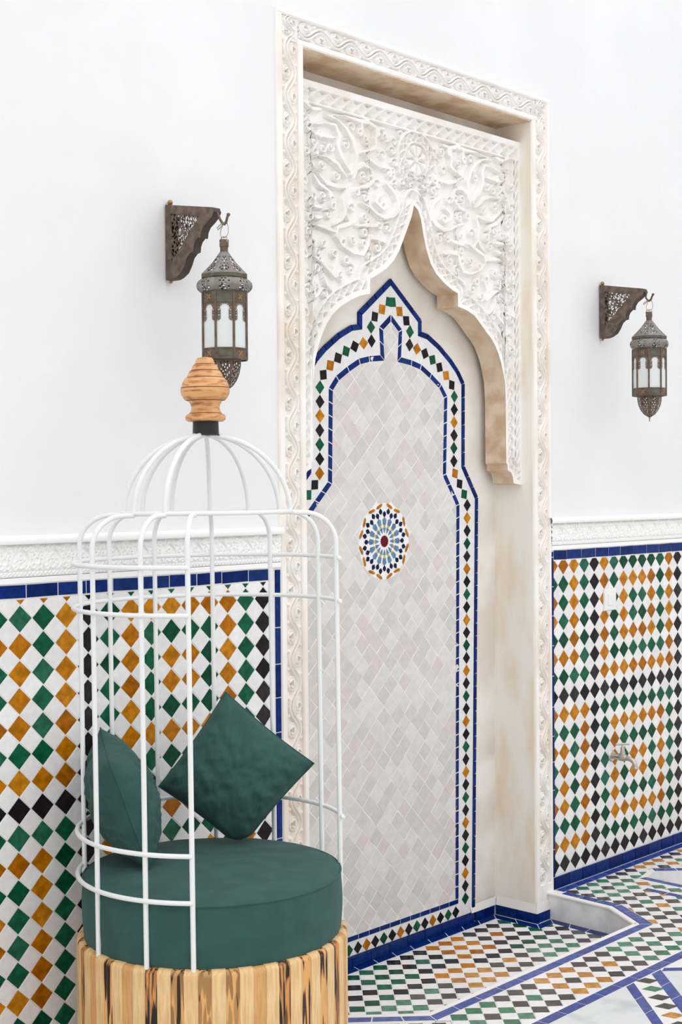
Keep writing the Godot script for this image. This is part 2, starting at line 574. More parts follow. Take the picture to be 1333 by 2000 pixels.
func ground() -> void:
	var f := setting("floor")
	# slabs: the upper court and the sunken basin before the niche
	var st := new_st()
	for r in [[-5.5, 0.47, 8.5, 8.0], [-5.5, -0.006, 3.05, 0.47], [4.53, -0.006, 8.5, 0.47]]:
		box_into(st, Vector3(r[0], -0.3, r[1]), Vector3(r[2], -0.0012, r[3]))
	var xf := Transform3D(FLIP, Vector3(0, -0.3, 0))
	tile_into(st, floor_poly([3.05, 0.47, 3.23, 0.47, 3.05, 0.29]), 0.2988, 0.0, xf)
	tile_into(st, floor_poly([4.53, 0.47, 4.53, 0.29, 4.40, 0.47]), 0.2988, 0.0, xf)
	part(f, "slab", st.commit(), mats.grout)
	part(f, "basin_bed", box(Vector3(3.0, -0.3, -0.3), Vector3(4.56, -0.1012, 0.49)), mats.grout)
	# marble risers round the basin, pale mortar lip on top
	var ring := [Vector2(3.05, 0.0), Vector2(3.05, 0.29), Vector2(3.23, 0.468), Vector2(4.395, 0.468), Vector2(4.515, 0.285), Vector2(4.53, 0.0)]
	for k in ring.size() - 1:
		var a: Vector2 = ring[k]
		var b: Vector2 = ring[k + 1]
		var d := (b - a).normalized()
		var inn := Vector2(d.y, -d.x) if Vector2(d.y, -d.x).dot(Vector2(3.8, 0.1) - a) > 0 else Vector2(-d.y, d.x)
		var p := floor_poly([a.x, a.y, b.x, b.y, b.x + inn.x * 0.012, b.y + inn.y * 0.012, a.x + inn.x * 0.012, a.y + inn.y * 0.012])
		part(f, "marble_riser", prism(p, 0, 0.094, 0.002), mats.marble, Transform3D(FLIP, Vector3(0, -0.1, 0)))
		var q := floor_poly([a.x - inn.x * 0.004, a.y - inn.y * 0.004, b.x - inn.x * 0.004, b.y - inn.y * 0.004, b.x + inn.x * 0.018, b.y + inn.y * 0.018, a.x + inn.x * 0.018, a.y + inn.y * 0.018])
		part(f, "mortar_lip", prism(q, 0, 0.008, 0.003), mats.pale_grout, Transform3D(FLIP, Vector3(0, -0.008, 0)))
	# blue border tiles of the upper court
	floor_strip(f, 0, Vector2(4.395, 0.472), Vector2(3.226, 0.472), Vector2(4.425, 0.506), Vector2(3.212, 0.506), 0.105)
	floor_strip(f, 0, Vector2(3.226, 0.472), Vector2(3.046, 0.292), Vector2(3.212, 0.506), Vector2(3.012, 0.306), 0.1)
	floor_strip(f, 0, Vector2(4.52, 0.287), Vector2(4.398, 0.472), Vector2(4.556, 0.298), Vector2(4.428, 0.506), 0.075)
	floor_strip(f, 0, Vector2(4.534, 0.05), Vector2(4.522, 0.285), Vector2(4.567, 0.05), Vector2(4.556, 0.296), 0.085)
	floor_strip(f, 0, Vector2(4.56, 0.008), Vector2(6.6, 0.008), Vector2(4.56, 0.044), Vector2(6.6, 0.044), 0.105)
	floor_strip(f, 0, Vector2(1.6, 0.728), Vector2(4.9, 0.728), Vector2(1.6, 0.764), Vector2(4.9, 0.764), 0.1)
	floor_strip(f, 0, Vector2(4.780, 0.255), Vector2(4.780, 0.715), Vector2(4.812, 0.255), Vector2(4.812, 0.715), 0.09)
	floor_strip(f, 0, Vector2(4.912, 0.16), Vector2(4.89, 0.72), Vector2(4.945, 0.172), Vector2(4.92, 0.72), 0.09)
	floor_strip(f, 0, Vector2(5.072, 0.124), Vector2(5.60, 0.652), Vector2(5.048, 0.150), Vector2(5.575, 0.677), 0.09)
	# the star of marble and bands before the border
	floor_strip(f, 0, Vector2(3.814, 0.768), Vector2(3.082, 1.5), Vector2(3.860, 0.768), Vector2(3.128, 1.5), 0.115)
	floor_strip(f, 0, Vector2(3.967, 0.768), Vector2(3.235, 1.5), Vector2(4.022, 0.768), Vector2(3.29, 1.5), 0.115)
	floor_strip(f, 0, Vector2(4.010, 0.777), Vector2(4.51, 1.277), Vector2(4.040, 0.768), Vector2(4.548, 1.268), 0.1)
	var slab := func(a: Array): part(f, "marble_slab", prism(floor_poly(a), 0, 0.006, 0.001), mats.marble_floor, Transform3D(FLIP, Vector3(0, -0.006, 0)))
	slab.call([2.2, 0.768, 3.810, 0.768, 3.078, 1.5, 2.2, 1.5])
	slab.call([4.006, 0.782, 4.5, 1.276, 4.5, 1.5, 3.294, 1.5])
	slab.call([4.95, 0.175, 5.045, 0.153, 5.57, 0.678, 5.57, 0.72, 4.925, 0.72])
	part(f, "crack", prism(floor_poly([4.842, 0.115, 4.846, 0.115, 4.844, 0.72, 4.839, 0.72]), 0, 0.0012, 0.0003), mats.crack, Transform3D(FLIP, Vector3(0, -0.0006, 0)))
	# diamonds in the star's arm
	var seq := ["black", "green", "black", "black", "amber", "black", "green", "black"]
	for k in 8:
		var c := Vector2(3.915 - 0.052 * k - 0.012, 0.79 + 0.052 * k)
		var d := jitter_diamond(0.036, 0.026, 0.001)
		var rot := Transform3D(Basis(Vector3.UP, deg_to_rad(0.0)) * FLIP, Vector3(c.x, -0.006, c.y))
		var turned := PackedVector2Array()
		for w in d:
			turned.append(w.rotated(deg_to_rad(-45.0)))
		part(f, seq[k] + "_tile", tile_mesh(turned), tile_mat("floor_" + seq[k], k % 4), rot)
	# squares set along the slanted end of the basin border
	for k in 5:
		var c := Vector2(3.19 - 0.047 * k, 0.515 - 0.047 * k) + Vector2(-0.006, 0.024)
		var kinds := ["black", "amber", "amber", "green", "black"]
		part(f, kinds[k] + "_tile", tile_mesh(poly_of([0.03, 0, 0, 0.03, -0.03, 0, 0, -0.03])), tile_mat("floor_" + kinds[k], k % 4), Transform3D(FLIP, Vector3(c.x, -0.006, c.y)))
	# fields of small squares
	var upper := rows_of("-34 20 B;-33 19 B;-32 18 A;-31 17 A;-30 16 A;-29 15 B;-28 14 B;-27 13 B;-26 12 G...B;-25 11 G.G...B;-24 10 G.B.G;-23 11 G.G...G;-22 10 B.G.B;-21 11 B.B.B;-20 12 B.G.B;-19 13 B.A;-18 14 B.G;-17 13 B.B;-16 14 B;-15 15 B;-14 14 B;-13 13 B;-12 12 B.G;-11 11 G.B;-10 10 G.G;-9 9 G.B.G;-8 8 B.G.G;-7 7 B.B.G;-6 6 B.A.B;-5 5 A.B.B;-4 4 A.A.B;-3 3 A.B.A;-2 2 B.A.A;-1 1 B.B.A;0 0 B.G.B;1 -1 G.B.B;2 -2 G.G.B;3 -3 G.B.G;4 -4 B.G.G")
	var reg := [floor_poly([1.6, 0.508, 3.206, 0.508, 4.43, 0.508, 4.559, 0.30, 4.57, 0.046, 4.778, 0.046, 4.778, 0.726, 1.6, 0.726]),
		floor_poly([4.778, 0.046, 4.90, 0.046, 4.90, 0.158, 4.888, 0.72, 4.814, 0.72, 4.814, 0.253, 4.778, 0.253]),
		floor_poly([4.90, 0.046, 6.6, 0.046, 6.6, 0.72, 5.67, 0.72, 5.074, 0.122, 4.91, 0.158, 4.90, 0.158])]
	floor_field(f, 0, reg, 2.8193, 2.0994, 0.0493, 0.0484, upper, Rect2(1.5, 0.03, 5.2, 0.72), Rect2(2.98, 0.03, 2.65, 0.72))
	var low := setting("floor_basin")
	floor_strip(low, -0.1, Vector2(3.22, -0.186), Vector2(4.425, -0.186), Vector2(3.22, -0.148), Vector2(4.388, -0.148), 0.1)
	floor_strip(low, -0.1, Vector2(4.425, -0.186), Vector2(4.425, 0.016), Vector2(4.388, -0.148), Vector2(4.388, 0.052), 0.1)
	floor_strip(low, -0.1, Vector2(4.425, 0.016), Vector2(4.515, 0.016), Vector2(4.388, 0.052), Vector2(4.478, 0.052), 0.1)
	floor_strip(low, -0.1, Vector2(4.515, 0.016), Vector2(4.502, 0.282), Vector2(4.478, 0.052), Vector2(4.466, 0.27), 0.1)
	floor_strip(low, -0.1, Vector2(4.502, 0.282), Vector2(4.392, 0.453), Vector2(4.466, 0.27), Vector2(4.372, 0.418), 0.1)
	floor_strip(low, -0.1, Vector2(4.392, 0.453), Vector2(3.24, 0.453), Vector2(4.372, 0.418), Vector2(3.254, 0.418), 0.1)
	floor_strip(low, -0.1, Vector2(3.24, 0.453), Vector2(3.064, 0.28), Vector2(3.254, 0.418), Vector2(3.1, 0.266), 0.1)
	floor_strip(low, -0.1, Vector2(3.064, 0.28), Vector2(3.064, 0.016), Vector2(3.1, 0.266), Vector2(3.1, 0.052), 0.1)
	floor_strip(low, -0.1, Vector2(3.22, 0.016), Vector2(3.22, -0.186), Vector2(3.256, 0.052), Vector2(3.256, -0.148), 0.1)
	floor_strip(low, -0.1, Vector2(3.064, 0.016), Vector2(3.22, 0.016), Vector2(3.1, 0.052), Vector2(3.256, 0.052), 0.1)
	var basin := rows_of("-1 1 G;0 0 B.G;1 -1 B.B.G.B;2 -2 B.A.B.B.B;3 -3 A.B.B.G.B.B;4 -4 A.A.B.G.G.B;5 -5 A.A.A.G.G.G;6 -6 B.A.A.B.G.G;7 -7 B.B.A.B.B.G;8 -8 B.G.B.B.A.B;9 -9 G.B.B.A.B.B;10 -10 G.G.B.A.A.B;11 -11 G.G.G.A.A.A;12 -10 G.G.B.A.A;13 -11 B.G.B.B.A;14 -10 B.B.G.B;15 -11 B.G.B.B;16 -10 G.G.B;17 -11 G.G.G;18 -10 G.G")
	floor_field(low, -0.1, [floor_poly([3.258, -0.146, 4.386, -0.146, 4.386, 0.054, 4.476, 0.054, 4.464, 0.269, 4.371, 0.416, 3.255, 0.416, 3.102, 0.265, 3.102, 0.054, 3.258, 0.054])],
		2.9467, 3.1385, 0.0503, 0.0485, basin, Rect2(3.0, -0.2, 1.6, 0.7), Rect2(3.0, -0.2, 1.6, 0.7))

# ---------------------------------------------------------------- portal
func band_height(s: float, t: float) -> float:
	# undulating double-ribbed stem with a pierced leaf in every bay
	var c := 0.5 * sin(TAU * s)
	var slope := 0.5 * TAU * cos(TAU * s) * 0.26
	var d := (t - c) / sqrt(1.0 + slope * slope)
	var h := -0.0100
	for off in [-0.2, 0.13]:
		var e := absf(d - off) / 0.13
		if e < 1.0:
			h = maxf(h, -0.0100 + 0.0140 * sqrt(1.0 - e * e))
	for bay in [[0.25, -0.36, 1.0], [0.75, 0.36, -1.0]]:
		var ds: float = s - bay[0]
		var dt: float = t - bay[1]
		var r := sqrt(pow(ds / 0.17, 2.0) + pow(dt / 0.52, 2.0))
		if r < 1.0:
			var hh := -0.0065 + 0.0105 * sqrt(maxf(0.0, 1.0 - r * r))
			if r > 0.62 and r < 0.74:
				hh -= 0.004
			var k: float = dt * bay[2]
			if absf(ds) < 0.055 * (1.0 + k * 3.0) and k > -0.26 and k < 0.1:
				hh = -0.0105
			h = maxf(h, hh) if r > 0.3 else hh
	for knob in [[0.06, 0.72], [0.44, 0.72], [0.56, -0.72], [0.94, -0.72]]:
		var r2 := sqrt(pow((s - knob[0]) / 0.05, 2.0) + pow((t - knob[1]) / 0.2, 2.0))
		if r2 < 1.0:
			h = maxf(h, -0.0100 + 0.010 * sqrt(1.0 - r2 * r2))
	if absf(t) > 0.9:
		h = lerpf(h, 0.0, smoothstep(0.9, 1.0, absf(t)))
	return h

func band_unit(length: float, width: float) -> ArrayMesh:
	var nx := 33
	var ny := 61
	var pts := PackedVector3Array()
	for j in ny:
		for i in nx:
			var t := float(i) / (nx - 1) * 2.0 - 1.0
			var s := float(j) / (ny - 1)
			pts.append(Vector3(t * width * 0.5, s * length, band_height(s, t)))
	return grid_mesh(nx, ny, pts)

func portal() -> void:
	var t := thing("carved_portal", "tall cream plaster portal surround with carved scroll borders and recessed arch screen", "doorway", Vector3(XC, -0.1, 0))
	var o := Vector3(-XC, 0.1, 0)
	var zf := 0.003
	var unit := band_unit(0.1444, 0.072)
	# side posts: recessed channel between two listels
	for side in [[3.098, 3.124, 3.193, 3.216], [4.555, 4.541, 4.469, 4.443]]:
		var lo: float = minf(side[0], side[3])
		var hi: float = maxf(side[0], side[3])
		var st := new_st()
		box_into(st, Vector3(lo + 0.0015, -0.1, -0.3), Vector3(hi - 0.0015, 2.92, -0.014))
		for pr in [[side[0], side[1]], [side[2], side[3]]]:
			box_into(st, Vector3(minf(pr[0], pr[1]), -0.1, -0.02), Vector3(maxf(pr[0], pr[1]), (2.99 if pr[0] == side[0] else 2.92), zf), 0.004)
		box_into(st, Vector3(lo + 0.001, -0.099, -0.018), Vector3(hi - 0.001, 0.034, zf - 0.0008), 0.003)
		var post := part(t, "side_post", st.commit(), mats.frame, P3(o.x, o.y, 0))
		var jx: float = side[3]
		var into := 0.0025 * (1.0 if jx < XC else -1.0)
		part(post, "inner_jamb", box(Vector3(minf(jx, jx + into), -0.1, -0.27), Vector3(maxf(jx, jx + into), 2.905, -0.004), 0.0), mats.jamb)
		var cx: float = (side[1] + side[2]) * 0.5
		for k in 20:
			var xf := P3(cx, 0.034 + 0.1444 * k, -0.0005)
			if jx > XC:
				xf = Transform3D(Basis(Vector3(-1, 0, 0), Vector3(0, -1, 0), Vector3(0, 0, 1)), Vector3(cx, 0.034 + 0.1444 * (k + 1), -0.0005))
			part(post, "scroll_carving", unit, mats.frame, xf)
	var st2 := new_st()
	box_into(st2, Vector3(3.0995, 2.9065, -0.3), Vector3(4.5535, 3.0015, -0.014))
	box_into(st2, Vector3(3.1925, 2.905, -0.019), Vector3(4.4695, 2.924, zf + 0.0006), 0.004)
	box_into(st2, Vector3(3.0975, 2.986, -0.0115), Vector3(4.5555, 3.003, zf + 0.0006), 0.004)
	var lint := part(t, "lintel", st2.commit(), mats.carved, P3(o.x, o.y, 0))
	var unit_top := band_unit(0.1418, 0.064)
	for k in 9:
		part(lint, "scroll_carving", unit_top, mats.carved, Transform3D(Basis(Vector3(0, 1, 0), Vector3(-1, 0, 0), Vector3(0, 0, 1)), Vector3(3.193 + 0.1418 * (k + 1), 2.955, -0.0005)))
	for cx in [3.1585, 4.505]:
		part(lint, "corner_leaf", unit, mats.carved, Transform3D(Basis(Vector3(0.96, 0, 0), Vector3(0, 0.46, 0), Vector3(0, 0, 1)), Vector3(cx, 2.921, -0.0005)))
		part(lint, "corner_block", box(Vector3(cx - 0.036, 2.915, -0.02), Vector3(cx + 0.036, 2.99, -0.0055)), mats.carved)
	part(lint, "soffit", box(Vector3(3.216, 2.901, -0.27), Vector3(4.443, 2.9055, -0.004)), mats.intrados)
	# back of the niche, leaning a little
	var lean := Transform3D(Basis(Vector3.RIGHT, deg_to_rad(0.573)), Vector3(0, -0.1, -0.19))
	part(t, "niche_back", box(Vector3(3.2, -0.02, -0.1), Vector3(4.46, 3.05, -0.004)), mats.back_plaster, P3(o.x, o.y, 0) * lean)
	# blue skirting round niche and feet
	var sk := setting("baseboard_niche")
	var run := [[3.216, 4.30, 0.1], [4.31, 4.425, 0.057]]
	for r in run:
		var n := maxi(1, roundi((r[1] - r[0]) / r[2]))
		for k in n:
			var a: float = lerpf(r[0], r[1], float(k) / n) + 0.0012
			var b: float = lerpf(r[0], r[1], float(k + 1) / n) - 0.0012
			part(sk, "blue_tile", tile_mesh(poly_of([a, -0.1, b, -0.1, b, -0.066, a, -0.066]), 0.012, 0.0015), tile_mat("blue", rng.randi_range(0, 3)), P3(0, 0, -0.194))
	for sx in [4.443, 3.216]:
		var turn := Basis(Vector3.UP, deg_to_rad(-90.0 if sx > XC else 90.0))
		for k in 2:
			var a2 := -0.182 + 0.099 * k
			var b2 := a2 + 0.096
			var q := poly_of([a2, -0.1, b2, -0.1, b2, -0.064, a2, -0.064]) if sx > XC else poly_of([-b2, -0.1, -a2, -0.1, -a2, -0.064, -b2, -0.064])
			part(sk, "blue_tile", tile_mesh(q, 0.012, 0.0015), tile_mat("blue", rng.randi_range(0, 3)), Transform3D(turn, Vector3(sx, 0, 0)))
	for r in [[3.1, 3.226], [4.432, 4.522], [4.525, 4.535]]:
		part(sk, "blue_tile", tile_mesh(poly_of([r[0], -0.1, r[1], -0.1, r[1], -0.062, r[0], -0.062]), 0.012, 0.0015), tile_mat("blue", 1), P3(0, 0, -0.0015))
	# plaster run sloping down on to the skirting
	var fl := new_st()
	quad(fl, Vector3(4.430, -0.063, 0.0115), Vector3(4.430, -0.063, -0.18), Vector3(4.4405, -0.03, -0.18), Vector3(4.4405, -0.03, 0.004), Vector3(-1, 0.3, 0))
	quad(fl, Vector3(4.430, -0.063, 0.0115), Vector3(4.555, -0.063, 0.0115), Vector3(4.555, -0.025, 0.004), Vector3(4.4405, -0.025, 0.004), Vector3(0, 0.3, 1))
	quad(fl, Vector3(4.28, -0.064, -0.181), Vector3(4.432, -0.064, -0.181), Vector3(4.442, -0.035, -0.1885), Vector3(4.28, -0.035, -0.1885), Vector3(0, 0.3, 1))
	part(t, "plaster_flare", fl.commit(), mats.pale_grout, P3(o.x, o.y, 0))

# outlines of the lambrequin arch on the front of the screen (x from the middle, height)
var arch_r := [Vector2(-0.012, 2.507), Vector2(0.008, 2.495), Vector2(0.0246, 2.466), Vector2(0.0355, 2.42), Vector2(0.0518, 2.366), Vector2(0.0767, 2.317), Vector2(0.108, 2.284), Vector2(0.153, 2.257), Vector2(0.199, 2.237), Vector2(0.229, 2.229), Vector2(0.2295, 2.182), Vector2(0.279, 2.174), Vector2(0.326, 2.158), Vector2(0.367, 2.128), Vector2(0.40, 2.101), Vector2(0.427, 2.082), Vector2(0.451, 2.058), Vector2(0.470, 2.03), Vector2(0.486, 1.999), Vector2(0.508, 1.931), Vector2(0.5136, 1.854), Vector2(0.5145, 1.627), Vector2(0.5225, 1.62), Vector2(0.523, 1.601), Vector2(0.545, 1.592), Vector2(0.556, 1.575), Vector2(0.561, 1.552), Vector2(0.603, 1.5466), Vector2(0.616, 1.5466)]
var arch_l := [Vector2(-0.012, 2.507), Vector2(-0.0243, 2.468), Vector2(-0.0464, 2.426), Vector2(-0.0714, 2.3795), Vector2(-0.09, 2.346), Vector2(-0.1207, 2.307), Vector2(-0.157, 2.276), Vector2(-0.2045, 2.25), Vector2(-0.2425, 2.231), Vector2(-0.2435, 2.183), Vector2(-0.298, 2.170), Vector2(-0.343, 2.151), Vector2(-0.388, 2.128), Vector2(-0.427, 2.0986), Vector2(-0.4547, 2.0667), Vector2(-0.4768, 2.0317), Vector2(-0.4933, 1.997), Vector2(-0.51, 1.95), Vector2(-0.522, 1.874), Vector2(-0.524, 1.627), Vector2(-0.532, 1.62), Vector2(-0.5325, 1.601), Vector2(-0.552, 1.592), Vector2(-0.564, 1.575), Vector2(-0.57, 1.552), Vector2(-0.603, 1.5466), Vector2(-0.611, 1.5466)]

const RW := 496
const RH := 532
const CELL := 0.0025
var hmap := PackedFloat32Array()
var dmap := PackedFloat32Array()
var tmap := PackedFloat32Array()

func arch_y(u: float) -> float:
	var list: Array = arch_r if u >= -0.012 else arch_l
	for k in list.size() - 1:
		var a: Vector2 = list[k]
		var b: Vector2 = list[k + 1]
		if (u >= a.x and u <= b.x) or (u <= a.x and u >= b.x):
			return lerpf(a.y, b.y, 0.0 if absf(b.x - a.x) < 1e-6 else (u - a.x) / (b.x - a.x))
	return 1.5466

func stamp(u: float, y: float, r: float, h: float, groove: bool) -> void:
	var ci := (u + 0.62) / CELL
	var cj := (y - 1.52) / CELL
	var rr := r / CELL
	for j in range(maxi(0, int(cj - rr)), mini(RH - 1, int(cj + rr) + 1) + 1):
		for i in range(maxi(0, int(ci - rr)), mini(RW - 1, int(ci + rr) + 1) + 1):
			var d2 := ((i - ci) * (i - ci) + (j - cj) * (j - cj)) / (rr * rr)
			if d2 < 1.0:
				var dd := sqrt(d2)
				var v := h * (1.0 - smoothstep(0.72, 1.0, dd))
				if groove:
					v *= 0.66 + 0.34 * smoothstep(0.1, 0.55, dd)
				var k := j * RW + i
				if v > hmap[k]:
					hmap[k] = v

# carved stem through points given in millimetres (x from the middle, height over two metres); mirrored to both spandrels
func _st(mm: Array, w: float) -> void:
	var c := Curve2D.new()
	var n := mm.size() / 2
	for k in n:
		var p := Vector2(mm[2 * k], mm[2 * k + 1]) * 0.001
		var a := Vector2(mm[2 * maxi(k - 1, 0)], mm[2 * maxi(k - 1, 0) + 1]) * 0.001
		var b := Vector2(mm[2 * mini(k + 1, n - 1)], mm[2 * mini(k + 1, n - 1) + 1]) * 0.001
		var tan := (b - a) / 6.0
		c.add_point(p, -tan, tan)
	var len := c.get_baked_length()
	var steps := int(len / 0.002) + 1
	for k in steps + 1:
		var f := float(k) / steps
		var p := c.sample_baked(f * len)
		var r := w * 0.0013 * (0.55 + 0.75 * sin(PI * minf(1.0, f * 1.15 + 0.1)))
		stamp(p.x, p.y + 2.0, r, 0.0172, true)
		stamp(-p.x - 0.012, p.y + 2.0, r, 0.0172, true)

func lattice(s: float, t: float) -> float:
	var a := absf(s - floorf(s) - 0.5) * 2.0
	var b := absf(t - 0.5) * 2.0
	return -0.019 * minf(1.0, absf(a - b) * 1.3)

func carve() -> void:
	hmap.resize(RW * RH)
	dmap.resize(RW * RH)
	tmap.resize(RW * RH)
	dmap.fill(1.0)
	for list in [arch_r, arch_l]:
		var run := 0.0
		for k in list.size() - 1:
			var a: Vector2 = list[k]
			var b: Vector2 = list[k + 1]
			var ab := b - a
			var l2 := maxf(ab.length_squared(), 1e-9)
			for j in range(maxi(0, int((minf(a.y, b.y) - 0.075 - 1.52) / CELL)), mini(RH, int((maxf(a.y, b.y) + 0.075 - 1.52) / CELL))):
				for i in range(maxi(0, int((minf(a.x, b.x) - 0.075 + 0.62) / CELL)), mini(RW, int((maxf(a.x, b.x) + 0.075 + 0.62) / CELL))):
					var p := Vector2(i * CELL - 0.62, j * CELL + 1.52)
					var f := clampf((p - a).dot(ab) / l2, 0.0, 1.0)
					var d := p.distance_to(a + ab * f)
					if d < dmap[j * RW + i]:
						dmap[j * RW + i] = d
						tmap[j * RW + i] = run + f * sqrt(l2)
			run += sqrt(l2)
	# main stems and leaves of the right spandrel
	_st([323, 563, 298, 598, 292, 635, 311, 677, 344, 709, 389, 730, 435, 734], 8.0)
	_st([329, 575, 368, 616, 385, 650, 376, 679, 395, 710, 441, 709, 488, 697], 7.0)
	_st([310, 553, 292, 589, 260, 606, 223, 596, 204, 565], 7.0)
	_st([210, 558, 241, 536, 291, 522], 6.0)
	_st([342, 550, 388, 588, 433, 600, 480, 601], 6.0)
	_st([342, 519, 393, 514, 439, 517, 479, 542, 510, 570], 7.0)
	_st([419, 490, 472, 509, 513, 546, 530, 580], 6.0)
	_st([143, 560, 100, 535, 82, 506, 88, 477, 111, 458, 154, 445, 196, 452, 234, 470, 271, 479], 8.0)
	_st([160, 521, 191, 510, 197, 492, 160, 468, 136, 480], 6.0)
	_st([342, 511, 357, 475, 350, 439, 366, 410, 398, 390], 7.0)
	_st([151, 742, 187, 737, 231, 748, 281, 745, 344, 748, 415, 740], 6.0)
	_st([187, 722, 199, 701, 193, 673, 223, 659, 267, 643], 6.0)
	_st([268, 739, 261, 711, 280, 703], 6.0)
	_st([143, 613, 180, 613, 229, 626, 261, 646], 6.0)
	_st([401, 668, 447, 667, 494, 666, 528, 675], 6.0)
	_st([462, 748, 501, 743, 556, 760], 6.0)
	_st([406, 477, 426, 491, 419, 451], 6.0)
	_st([152, 362, 191, 370, 231, 371, 244, 339, 264, 309, 311, 305, 367, 324], 7.0)
	_st([299, 412, 340, 396, 388, 381, 398, 352, 367, 324], 6.0)
	_st([402, 365, 451, 375, 516, 374], 6.0)
	_st([192, 411, 238, 408, 292, 398], 6.0)
	_st([341, 508, 361, 477, 354, 435, 326, 398], 6.0)
	_st([387, 288, 408, 253, 400, 223, 443, 248, 515, 280], 7.0)
	_st([459, 435, 502, 436, 538, 441], 6.0)
	_st([421, 174, 449, 206, 464, 245], 6.0)
	_st([513, 135, 477, 162, 485, 188], 6.0)
	_st([459, 406, 487, 400, 516, 408], 6.0)
	var knobs := [187, 722, 160, 485, 274, 709, 518, 686, 467, 670, 498, 465, 406, 449, 222, 564, 291, 510, 255, 382, 258, 345, 360, 338, 401, 296, 454, 321, 504, 317, 485, 239, 488, 167, 499, 465, 516, 399, 345, 280]
	for k in range(0, knobs.size(), 2):
		for a in 10:
			var p := Vector2(knobs[k], knobs[k + 1]) * 0.001 + Vector2.from_angle(a * TAU / 10.0) * 0.0105
			stamp(p.x, p.y + 2.0, 0.0065, 0.0165, false)
			stamp(-p.x - 0.012, p.y + 2.0, 0.0065, 0.0165, false)
	# small curls fill what is left between the stems
	for n in 2600:
		var u := rng.randf_range(0.03, 0.57)
		var y := rng.randf_range(1.62, 2.74)
		var free := true
		for a in 9:
			var p := Vector2(u, y) + (Vector2.from_angle(a * TAU / 8.0) * 0.0175 if a < 8 else Vector2.ZERO)
			var i := int((p.x + 0.62) / CELL)
			var j := int((p.y - 1.52) / CELL)
			if i < 0 or j < 0 or i >= RW or j >= RH or hmap[j * RW + i] > 0.001 or dmap[j * RW + i] < 0.057 or p.y < arch_y(p.x):
				free = false
				break
		if not free:
			continue
		var turn := rng.randf() * TAU
		for k in 26:
			var f := k / 25.0
			var p2 := Vector2(u, y) + Vector2.from_angle(turn + f * 6.6) * lerpf(0.019, 0.004, f)
			var r := lerpf(0.0045, 0.0068, f)
			stamp(p2.x, p2.y, r, 0.0145, false)
			stamp(-p2.x - 0.012, p2.y, r, 0.0145, false)
	# put the fields together: flat margins, lattice bands, ornament sunk into its ground, the rosette
	for j in RH:
		for i in RW:
			var k := j * RW + i
			var u := i * CELL - 0.62
			var y := j * CELL + 1.52
			var d := dmap[k]
			var top := 2.83 - y
			var side := 0.613 - absf(u)
			var h := 0.0
			if d < 0.017 or top < 0.024 or side < 0.010:
				h = 0.0
			elif d < 0.049:
				h = lattice(tmap[k] / 0.042, (d - 0.017) / 0.032)
			elif d < 0.057:
				h = 0.001
			elif top < 0.064:
				h = lattice(u / 0.054, (top - 0.024) / 0.040)
			elif top < 0.074:
				h = 0.0005
			elif side < 0.034:
				h = lattice(y / 0.042, (side - 0.010) / 0.024)
			elif side < 0.040:
				h = 0.0
			else:
				h = -0.015 + hmap[k]
				var q := Vector2(u - 0.006, y - 2.664)
				var r := q.length()
				if r < 0.108:
					var a := q.angle()
					if r < 0.058:
						var pet := absf(fposmod(a / TAU * 8.0, 1.0) - 0.5) * 2.0
						h = -0.011 + 0.0135 * sqrt(maxf(0.0, 1.0 - pow(pet * 1.15, 2.0))) * smoothstep(0.0, 0.02, r) * (1.0 - smoothstep(0.048, 0.058, r))
						if r < 0.009:
							h = 0.0015
					elif r < 0.066:
						h = 0.002
					elif r < 0.096:
						h = lattice(a / TAU * 16.0, (r - 0.066) / 0.030)
					elif r < 0.103:
						h = 0.002
					else:
						h = -0.003
			hmap[k] = h

func sample_h(u: float, y: float) -> float:
	var x := clampf((u + 0.62) / CELL, 0.0, RW - 1.001)
	var v := clampf((y - 1.52) / CELL, 0.0, RH - 1.001)
	var i := int(x)
	var j := int(v)
	var fx := x - i
	var fy := v - j
	var k := j * RW + i
	return lerpf(lerpf(hmap[k], hmap[k + 1], fx), lerpf(hmap[k + RW], hmap[k + RW + 1], fx), fy)

